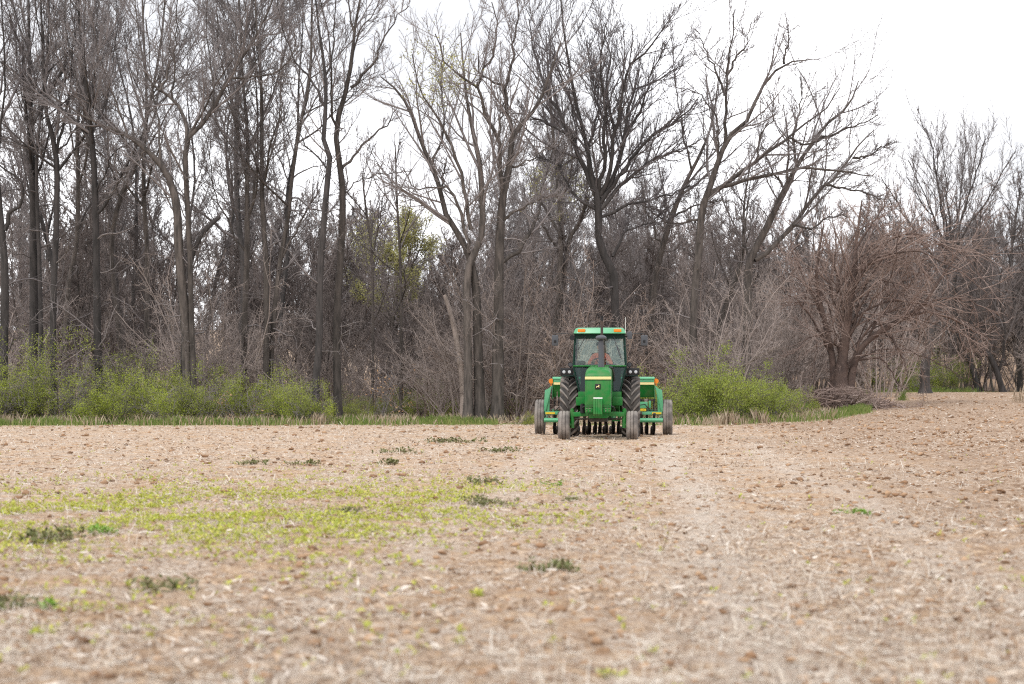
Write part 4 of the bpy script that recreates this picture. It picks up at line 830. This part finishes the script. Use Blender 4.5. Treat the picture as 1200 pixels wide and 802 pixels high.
B().cyl((-1.0, 2.7, .79), (1.0, 2.7, .79), .11, n=16).box(-.3, .3, 2.35, 3.05, .45, 1.15).build('rear_axle', GRN, tr, .01)
B().box(-.05, .05, 2.9, 3.9, .40, .45).build('drawbar', DRK, tr, .005)
# cab
FW = [(-.53, 1.215), (.53, 1.215), (.685, 1.87), (.635, 2.74), (-.635, 2.74), (-.685, 1.87)]
yf, yb = 1.72, 3.10
fr_ = B()
def bar(p, q, w=.032):
    fr_.cyl(p, q, w, n=8)
for y in (yf, yb):
    for s in (-1, 1):
        bar((s * .53, y, 1.215), (s * .685, y, 1.87), .026); bar((s * .685, y, 1.87), (s * .635, y, 2.72), .030)
    bar((-.685, y, 1.87), (.685, y, 1.87), .028); bar((-.53, y, 1.215), (.53, y, 1.215), .03)
fr_.box(-.635, .635, yf - .03, yf + .03, 2.60, 2.74)
for s in (-1, 1):
    for z, x in ((1.215, .53), (1.87, .685), (2.70, .635)): bar((s * x, yf, z), (s * x, yb, z), .026)
    bar((s * .665, 2.35, 2.0), (s * .635, 2.35, 2.7), .02)
cabf = fr_.build('cab_frame', FRM, tr)
B().box(-.69, .69, yf - .045, yf + .02, 1.875, 1.905).build('cab_sill', GRN, tr, .006)
def quad(name, P, mat, th=.006):
    n_ = (Vector(P[1]) - Vector(P[0])).cross(Vector(P[2]) - Vector(P[0])).normalized() * th
    return B().loft([[Vector(p) for p in P], [Vector(p) + n_ for p in P]]).build(name, mat, tr)
quad('windshield', [(-.66, yf, 1.905), (.66, yf, 1.905), (.615, yf, 2.6), (-.615, yf, 2.6)], GLS)
quad('rear_window', [(-.66, yb, 1.90), (.66, yb, 1.90), (.615, yb, 2.68), (-.615, yb, 2.68)], GLS)
for s in (-1, 1):
    quad('side_window', [(s * .687, yf + .03, 1.9), (s * .687, yb - .03, 1.9), (s * .637, yb - .03, 2.68), (s * .637, yf + .03, 2.68)], GLS)
    quad('lower_window', [(s * .34, yf - .01, 1.235), (s * .53, yf - .01, 1.235), (s * .665, yf - .01, 1.85), (s * .34, yf - .01, 1.85)], GLD)
    quad('door_glass', [(s * .535, yf + .03, 1.23), (s * .535, 2.3, 1.23), (s * .68, 2.3, 1.85), (s * .68, yf + .03, 1.85)], GLD)
B().box(-.54, .54, yb - .05, yb - .02, 1.22, 1.86).build('cab_rear_panel', DRK, tr, .01)
def rr(hw, y0, y1, r, z, n=4):
    P = []
    for cx, cy_, a0 in ((hw - r, y1 - r, 0), (-hw + r, y1 - r, 90), (-hw + r, y0 + r, 180), (hw - r, y0 + r, 270)):
        for i in range(n + 1):
            a = R_(a0 + 90 * i / n); P.append((cx + r * math.cos(a), cy_ + r * math.sin(a), z))
    return P
B().loft([rr(.67, 1.55, 3.2, .08, 2.725), rr(.685, 1.53, 3.22, .1, 2.745), rr(.64, 1.58, 3.18, .12, 2.86), rr(.58, 1.66, 3.1, .14, 2.89)]).build('cab_roof', GRN2, tr, smooth=True)
for s in (-1, 1): B().box(s * .47 - .1, s * .47 + .1, 1.525, 1.62, 2.77, 2.855).build('roof_light', AMB, tr, .02)
for s in (-1, 1):
    B().tube([(s * .37, yf - .05, 2.66), (s * (.57 if s < 0 else .47), yf - .05, 2.30)], .010).tube([(s * (.63 if s < 0 else .44), yf - .04, 2.44), (s * (.60 if s < 0 else .56), yf - .04, 2.08)], .014).build('wiper', GREY, tr)
# seat and wheel inside
B().box(-.24, .24, 2.45, 2.92, 1.50, 1.64).box(-.24, .24, 2.85, 2.98, 1.6, 2.25).box(-.3, .3, 2.4, 2.95, 1.22, 1.5).build('seat', BLK, tr, .04)
sw = B(); mm_ = Matrix.Translation((-.02, 2.12, 1.98)) @ Matrix.Rotation(R_(38), 4, 'X'); N_ = 20
for i in range(N_):
    a, c = 2 * math.pi * i / N_, 2 * math.pi * (i + 1) / N_; sw.cyl(mm_ @ Vector((.19 * math.cos(a), .19 * math.sin(a), 0)), mm_ @ Vector((.19 * math.cos(c), .19 * math.sin(c), 0)), .016, n=6)
for a in (0, 2.1, 4.2): sw.cyl(mm_ @ Vector((0, 0, -.03)), mm_ @ Vector((.19 * math.cos(a), .19 * math.sin(a), 0)), .012, n=6)
sw.cyl(mm_ @ Vector((0, 0, -.02)), (-.02, 1.85, 1.5), .03, n=8); sw.build('steering_wheel', BLK, tr)
B().box(-.42, .42, 1.76, 1.92, 1.25, 1.93).box(-.60, -.38, 1.77, 1.95, 1.85, 2.02).build('dash_console', DRK, tr, .03)
# fenders and lamp boxes
for s in (-1, 1):
    b = B()
    prof = [(2.7 + .92 * math.cos(a), .79 + .92 * math.sin(a)) for a in [R_(112 - 72 * i / 10) for i in range(11)]]
    b.loft([[(s * .62, y, z), (s * 1.0, y, z), (s * 1.0, y + .0, z - .03), (s * .62, y, z - .03)] for y, z in prof]); b.build('fender', FRM, tr, smooth=True)
    lb = B().box(s * .70, s * 1.04, 1.96, 2.16, 1.65, 1.835).build('lamp_box', BLK, tr, .012)
    for x in (.80, .945): B().lathe([(0, .001), (.004, .040), (.02, .058), (.05, .05)], 16, (0, 0, 0)).build('headlamp', LENS, lb, smooth=True, loc=(s * x, 1.955, 1.735)).rotation_euler = (0, 0, R_(90))
    B().cyl((s * .80, 2.05, 1.835), (s * .80, 2.05, 1.87), .03).lathe([(-.07, .02), (-.06, .055), (.04, .062), (.05, .05), (.05, .001)], 14, (0, 0, 0)).build('work_lamp_stem', BLK, tr) if False else None
    wl = B().cyl((0, 0, -.09), (0, 0, -.05), .02, n=8).cyl((0, -.045, 0), (0, .05, 0), .066, .045, 16).build('work_lamp', BLK, tr, smooth=True, loc=(s * .775, 2.05, 1.925))
    B().cyl((0, -.052, 0), (0, -.044, 0), .05, n=16).build('lens', GREY, wl)
    # mirrors on long arms
    B().tube([(s * .62, 1.7, 2.72), (s * 1.0, 1.66, 2.735), (s * 1.17, 1.66, 2.73), (s * 1.17, 1.66, 2.68)], .012).build('mirror_arm', BLK, tr)
    mr_ = B().box(s * 1.08 - .0, s * 1.255, 1.64, 1.69, 2.415, 2.695).build('mirror', GREY, tr, .025)
    B().box(s * 1.165 - .03, s * 1.165 + .03, 1.625, 1.645, 2.50, 2.57).build('mirror_pivot', BLK, mr_, .008)
m2_ = B().box(.72, .85, 1.66, 1.70, 2.42, 2.62).build('mirror', GREY, tr, .02); m2_.rotation_euler = (0, R_(-7), 0); m2_.location = (.30, 0, -.09); m2_['label'] = 'small tilted inner mirror'
m2_.location = (.31, 0, .09)
B().tube([(.64, 1.7, 2.66), (.72, 1.68, 2.66)], .016).tube([(.62, 1.7, 2.40), (.76, 1.68, 2.44)], .012).build('mirror_bracket', BLK, tr)
B().cyl((-.72, 1.66, 2.63), (-.72, 1.72, 2.63), .072, .05, 14).tube([(-.64, 1.7, 2.68), (-.72, 1.7, 2.64)], .015).build('side_lamp', BLK, tr, smooth=True)
B().cyl((.67, 1.8, 2.72), (.67, 1.8, 2.80), .018).cyl((.67, 1.8, 2.8), (.675, 1.8, 3.16), .007, n=6).build('antenna', WHT, tr)
# stacks
B().lathe([(1.72, .075), (1.9, .075), (1.92, .068), (2.52, .066), (2.54, .05), (2.56, .05)], 20, (.06, .35, 0), 'z').build('air_intake_pipe', GREY, tr, smooth=True)
B().lathe([(2.55, .055), (2.56, .12), (2.585, .142), (2.62, .138), (2.655, .10), (2.67, .03), (2.671, .001)], 24, (.06, .35, 0), 'z').build('air_cleaner_cap', GREY, tr, smooth=True)
B().lathe([(1.8, .07), (2.3, .075), (2.4, .07), (2.44, .036), (3.06, .034)], 18, (.075, .75, 0), 'z').build('exhaust_muffler', DRK, tr, smooth=True)
B().cyl((.075, .75, 3.05), (.075, .75, 3.16), .038, n=14).box(.04, .115, .70, .80, 3.155, 3.175).build('exhaust_tip', BLK, tr)
B().tube([(.28, .9, 1.86), (.33, 1.3, 1.84), (.37, 1.5, 1.70), (.38, 1.7, 1.5)], .03, 8).build('coolant_hose', GREY, tr)
# ------------------------------------------------------------------ seed drill
DX, DD = 2.55, 67.2
dr = empty('seed_drill', (DX, DD, float(zbase(DX, DD)) - .01), R_(-3.6))
tag(dr, 'wide green seed drill on two grey wheels, towed close behind the tractor', 'seed drill')
for s in (-1, 1):
    wheel('drill_wheel', dr, s * 1.77, 0, .505, .275, 'rib', TYREL, .27, s)
    x0, x1 = sorted((s * .05, s * 1.40)); bx = B()
    bx.prism([(-.28, 1.40), (-.30, 1.54), (.30, 1.54), (.28, 1.40), (.10, 1.04), (-.10, 1.04)], 'x', x0, x1).build('seed_box', GRN, dr, .008)  # darker green than the lids, with the hopper's shade put into the colour
    B().prism([(-.335, 1.535), (-.33, 1.575), (-.25, 1.61), (.25, 1.61), (.32, 1.545)], 'x', x0 - .012, x1 + .012).build('box_lid', GRN2, dr, .012)
    B().box(x0 + .02, x1 + .0, -.318, -.30, 1.39, 1.455).build('cream_band', CRM, dr, .004)
    B().box(x0 + .02, x1, -.312, -.29, 1.466, 1.53).build('box_rail', GRN2, dr, .004)
    B().prism([(-.30, 1.36), (.28, 1.36), (.1, 1.0), (-.12, 1.0)], 'x', s * 1.405, s * 1.43).build('box_end', GRN2, dr, .004)
    B().prism([(s * 1.445, 1.32), (s * 1.62, 1.24), (s * 1.66, .60), (s * 1.50, .60), (s * 1.49, .95)], 'y', -.34, -.30).build('end_plate', GRN2, dr, .006)
    B().prism([(s * 1.42, 1.38), (s * 1.50, 1.30), (s * 1.66, .66), (s * 1.60, .64)], 'y', -.395, -.345).build('brace', GRN2, dr, .006)
    B().cyl((s * 1.45, -.2, 1.36), (s * 1.45, -.2, 1.42), .018, n=8).cyl((s * 1.45, -.23, 1.49), (s * 1.45, -.17, 1.49), .072, n=16).build('amber_reflector', AMB, dr)
    B().box(*sorted((s * 1.34, s * 1.60)), -.425, -.41, .58, .63).build('reflector_tape', YEL, dr)
    B().cyl((s * 1.64, -.3, 1.28), (s * 1.70, -.3, 1.36), .012).cyl((s * 1.70, -.34, 1.38), (s * 1.70, -.29, 1.38), .035, n=10).build('marker_knob', STEEL, dr)
    B().cyl((s * .95, -.45, .41), (s * 1.64, -.45, .41), .062, n=14).cyl((s * 1.60, -.45, .41), (s * 1.60, 0, .49), .05).cyl((s * 1.55, 0, .49), (s * 1.80, 0, .49), .045).build('axle_tube', GRN2, dr, smooth=True)
B().box(-1.62, 1.62, -.405, -.33, .565, .65).build('tool_bar', GRN2, dr, .008)
B().box(-1.45, 1.45, .30, .38, .60, .70).build('rear_bar', GRN2, dr, .008)
B().box(-1.40, 1.40, -.16, -.10, .93, .99).build('feed_shaft_rail', DRK, dr, .005)
B().prism([(-.35, -.4), (-.06, -2.9), (.06, -2.9), (.35, -.4), (.25, -.4), (0, -2.5), (-.25, -.4)], 'z', .42, .52).build('hitch_frame', GRN2, dr, .008)
rng = random.Random(3)
op0 = None
nop = 18
for k in range(nop):
    x = -1.36 + 2.72 * k / (nop - 1) + (rng.uniform(-.035, .035) if k else 0); y = -.16 if k % 2 else .10
    if op0 is None:
        op0 = empty('opener', (x, y, 0), 0, dr)
        B().prism([(-.30, .58), (-.24, .64), (.02, .34), (.04, .06), (-.03, .05), (-.05, .32)], 'x', -.034, .034).box(-.035, .035, -.06, .10, .16, .24).build('shank', DRK, op0, .004)
        dsc = B()
        for sd_ in (-1, 1):
            M_ = Matrix.Translation((sd_ * .022, -.06, .185)) @ Matrix.Rotation(R_(sd_ * 7), 4, 'Z'); pts = [[M_ @ Vector((q, .19 * math.cos(a), .19 * math.sin(a))) for a in [2 * math.pi * i / 18 for i in range(18)]] for q in (-.004, .004)]; dsc.loft(pts)
        dsc.build('disc_blade', DRK, op0)
        spg = B(); pts = [(.03 * math.cos(i * 1.2), -.18 + .03 * math.sin(i * 1.2), .60 + i * .008) for i in range(34)]; spg.tube(pts, .006, 4); spg.build('spring', STEEL, op0)
        B().tube([(0, .03, .28), (.03, .0, .55), (-.02, -.05, .80), (0, -.03, 1.0)], .024, 7).build('seed_tube', BLK, op0)
        B().lathe([(-.055, .001), (-.055, .10), (-.04, .13), (.04, .13), (.055, .10), (.055, .001)], 18, (0, .27, .11)).box(-.02, .02, .02, .27, .14, .20).build('press_wheel', DRK, op0)
        opc = list(op0.children)
    else:
        e = op0.copy(); COL.objects.link(e); e.parent = dr; e.location = (x, y, 0); e.rotation_euler = (0, rng.uniform(-.05, .05), rng.uniform(-.2, .2))
        for ch in opc:
            c = ch.copy(); COL.objects.link(c); c.parent = e
for k in range(10):
    x = -1.3 + 2.6 * (k + .5) / 10; B().box(x - .05, x + .05, -.22, -.06, .86, 1.0).cyl((x, -.28, .9), (x, -.1, .9), .03, n=8).build('seed_meter', STEEL, dr, .006)
B().tube([(-.5, -1.6, .6), (-.7, -.8, .85), (-1.1, -.45, .9), (-1.3, -.4, .7)], .014).tube([(.4, -1.6, .6), (.8, -.8, .8), (1.15, -.45, .85), (1.3, -.4, .66)], .014).build('hydraulic_hose', BLK, dr)
ch = B(); pts = [(-1.1 + i * .1, .55 + .1 * math.sin(i * .7), .035) for i in range(23)]; ch.tube(pts, .02, 5); ch.build('drag_chain', DRK, dr)
B().box(-1.35, -.95, -.36, -.30, .70, .80).cyl((-1.28, -.33, .8), (-1.28, -.33, 1.08), .022).cyl((-1.28, -.33, 1.02), (-1.28, -.33, 1.2), .012).build('lift_cylinder', STEEL, dr, .006)
B().box(1.0, 1.22, -.37, -.30, .74, .92).cyl((1.28, -.36, .75), (1.28, -.36, .95), .03).build('drive_gearbox', GRN2, dr, .01)
B().box(1.02, 1.18, -.42, -.36, .66, .73).build('warning_decal', YEL, dr, .004)
# ------------------------------------------------------------------ driver
pr = empty('person', tr.matrix_basis @ Vector((0.0, 2.55, 1.64)), tr.rotation_euler.z)
tag(pr, 'driver in a salmon pink shirt and dark cap holding the steering wheel inside the cab', 'person')
def skin_body(name, nodes, edges, mats_fn, sub=1):
    me = bpy.data.meshes.new(name); me.from_pydata([n[0] for n in nodes], edges, []); o = link(name, me, pr)
    md = o.modifiers.new('skin', 'SKIN'); me.skin_vertices.new() if not me.skin_vertices else None
    for i, n in enumerate(nodes): me.skin_vertices[0].data[i].radius = (n[1], n[2] if len(n) > 2 else n[1])
    me.skin_vertices[0].data[0].use_root = True
    sb = o.modifiers.new('sub', 'SUBSURF'); sb.levels = sub; sb.render_levels = sub
    dg = bpy.context.evaluated_depsgraph_get(); m2 = bpy.data.meshes.new_from_object(o.evaluated_get(dg)); o.modifiers.clear(); o.data = m2
    for m in mats_fn[0]: m2.materials.append(m)
    for p in m2.polygons: p.material_index = mats_fn[1](p.center); p.use_smooth = True
    return o
SHIRT = M('salmon_shirt', (.9, .30, .22), .85, (.85, .24, .17), 8); SKIN = M('skin', (.50, .29, .21), .55); JEAN = M('denim', (.05, .07, .12), .9); CAPM = M('navy_cap', (.02, .025, .04), .8)
N = []; E = []
def nod(p, r, par=None, r2=None):
    N.append((p, r, r2 or r)); 
    if par is not None: E.append((par, len(N) - 1))
    return len(N) - 1
pel = nod((0, .08, .09), .15, None, .12); ab = nod((0, .08, .25), .145, pel, .115); chs = nod((0, .06, .43), .175, ab, .12); nk0 = nod((0, .05, .56), .09, chs); nk = nod((0, .03, .63), .055, nk0)
hd0 = nod((0, .0, .70), .07, nk, .085); hd = nod((0, -.01, .79), .082, hd0, .098); hd1 = nod((0, 0, .86), .07, hd, .08)
nose = nod((0, -.115, .755), .014, hd)
for s in (-1, 1):
    nod((s * .088, .01, .76), .018, hd)
    sh = nod((s * .18, .06, .51), .075, nk0); el = nod((s * .30, -.10, .30), .052, sh); wr = nod((s * .17, -.33, .36), .033, el); pm = nod((s * .165, -.40, .385), .038, wr, .022)
    for k in range(4):
        f1 = nod((s * (.185 - .018 * k), -.455, .40 - .006 * k), .010, pm); f2 = nod((s * (.185 - .018 * k), -.478, .375 - .006 * k), .009, f1); nod((s * (.187 - .018 * k), -.465, .345 - .004 * k), .008, f2)
    t1_ = nod((s * .125, -.41, .40), .011, pm); nod((s * .115, -.44, .385), .009, t1_)
    hp = nod((s * .11, .0, .08), .10, pel); kn = nod((s * .16, -.42, .10), .07, hp); an = nod((s * .16, -.50, -.33), .045, kn); nod((s * .16, -.62, -.37), .04, an)
def bmat(c):
    if c.z > .60 or c.y < -.27 and c.z > .2 and abs(c.x) < .24: return 1
    if c.z < .17: return 2
    return 0
skin_body('body', N, E, ([SHIRT, SKIN, JEAN], bmat), 2)
B().lathe([(.79, .112), (.83, .114), (.87, .10), (.90, .06), (.91, .001)], 18, (0, -.005, 0), 'z').prism([(-.075, -.10), (-.055, -.20), (0, -.22), (.055, -.20), (.075, -.10)], 'z', .795, .808).build('cap', CAPM, pr, smooth=True)
EYE_ = B()
for s in (-1, 1): EYE_.cyl((s * .032, -.098, .775), (s * .032, -.106, .775), .009, n=8)
EYE_.box(-.022, .022, -.098, -.094, .715, .721); EYE_.build('eyes_and_mouth', BLK, pr)
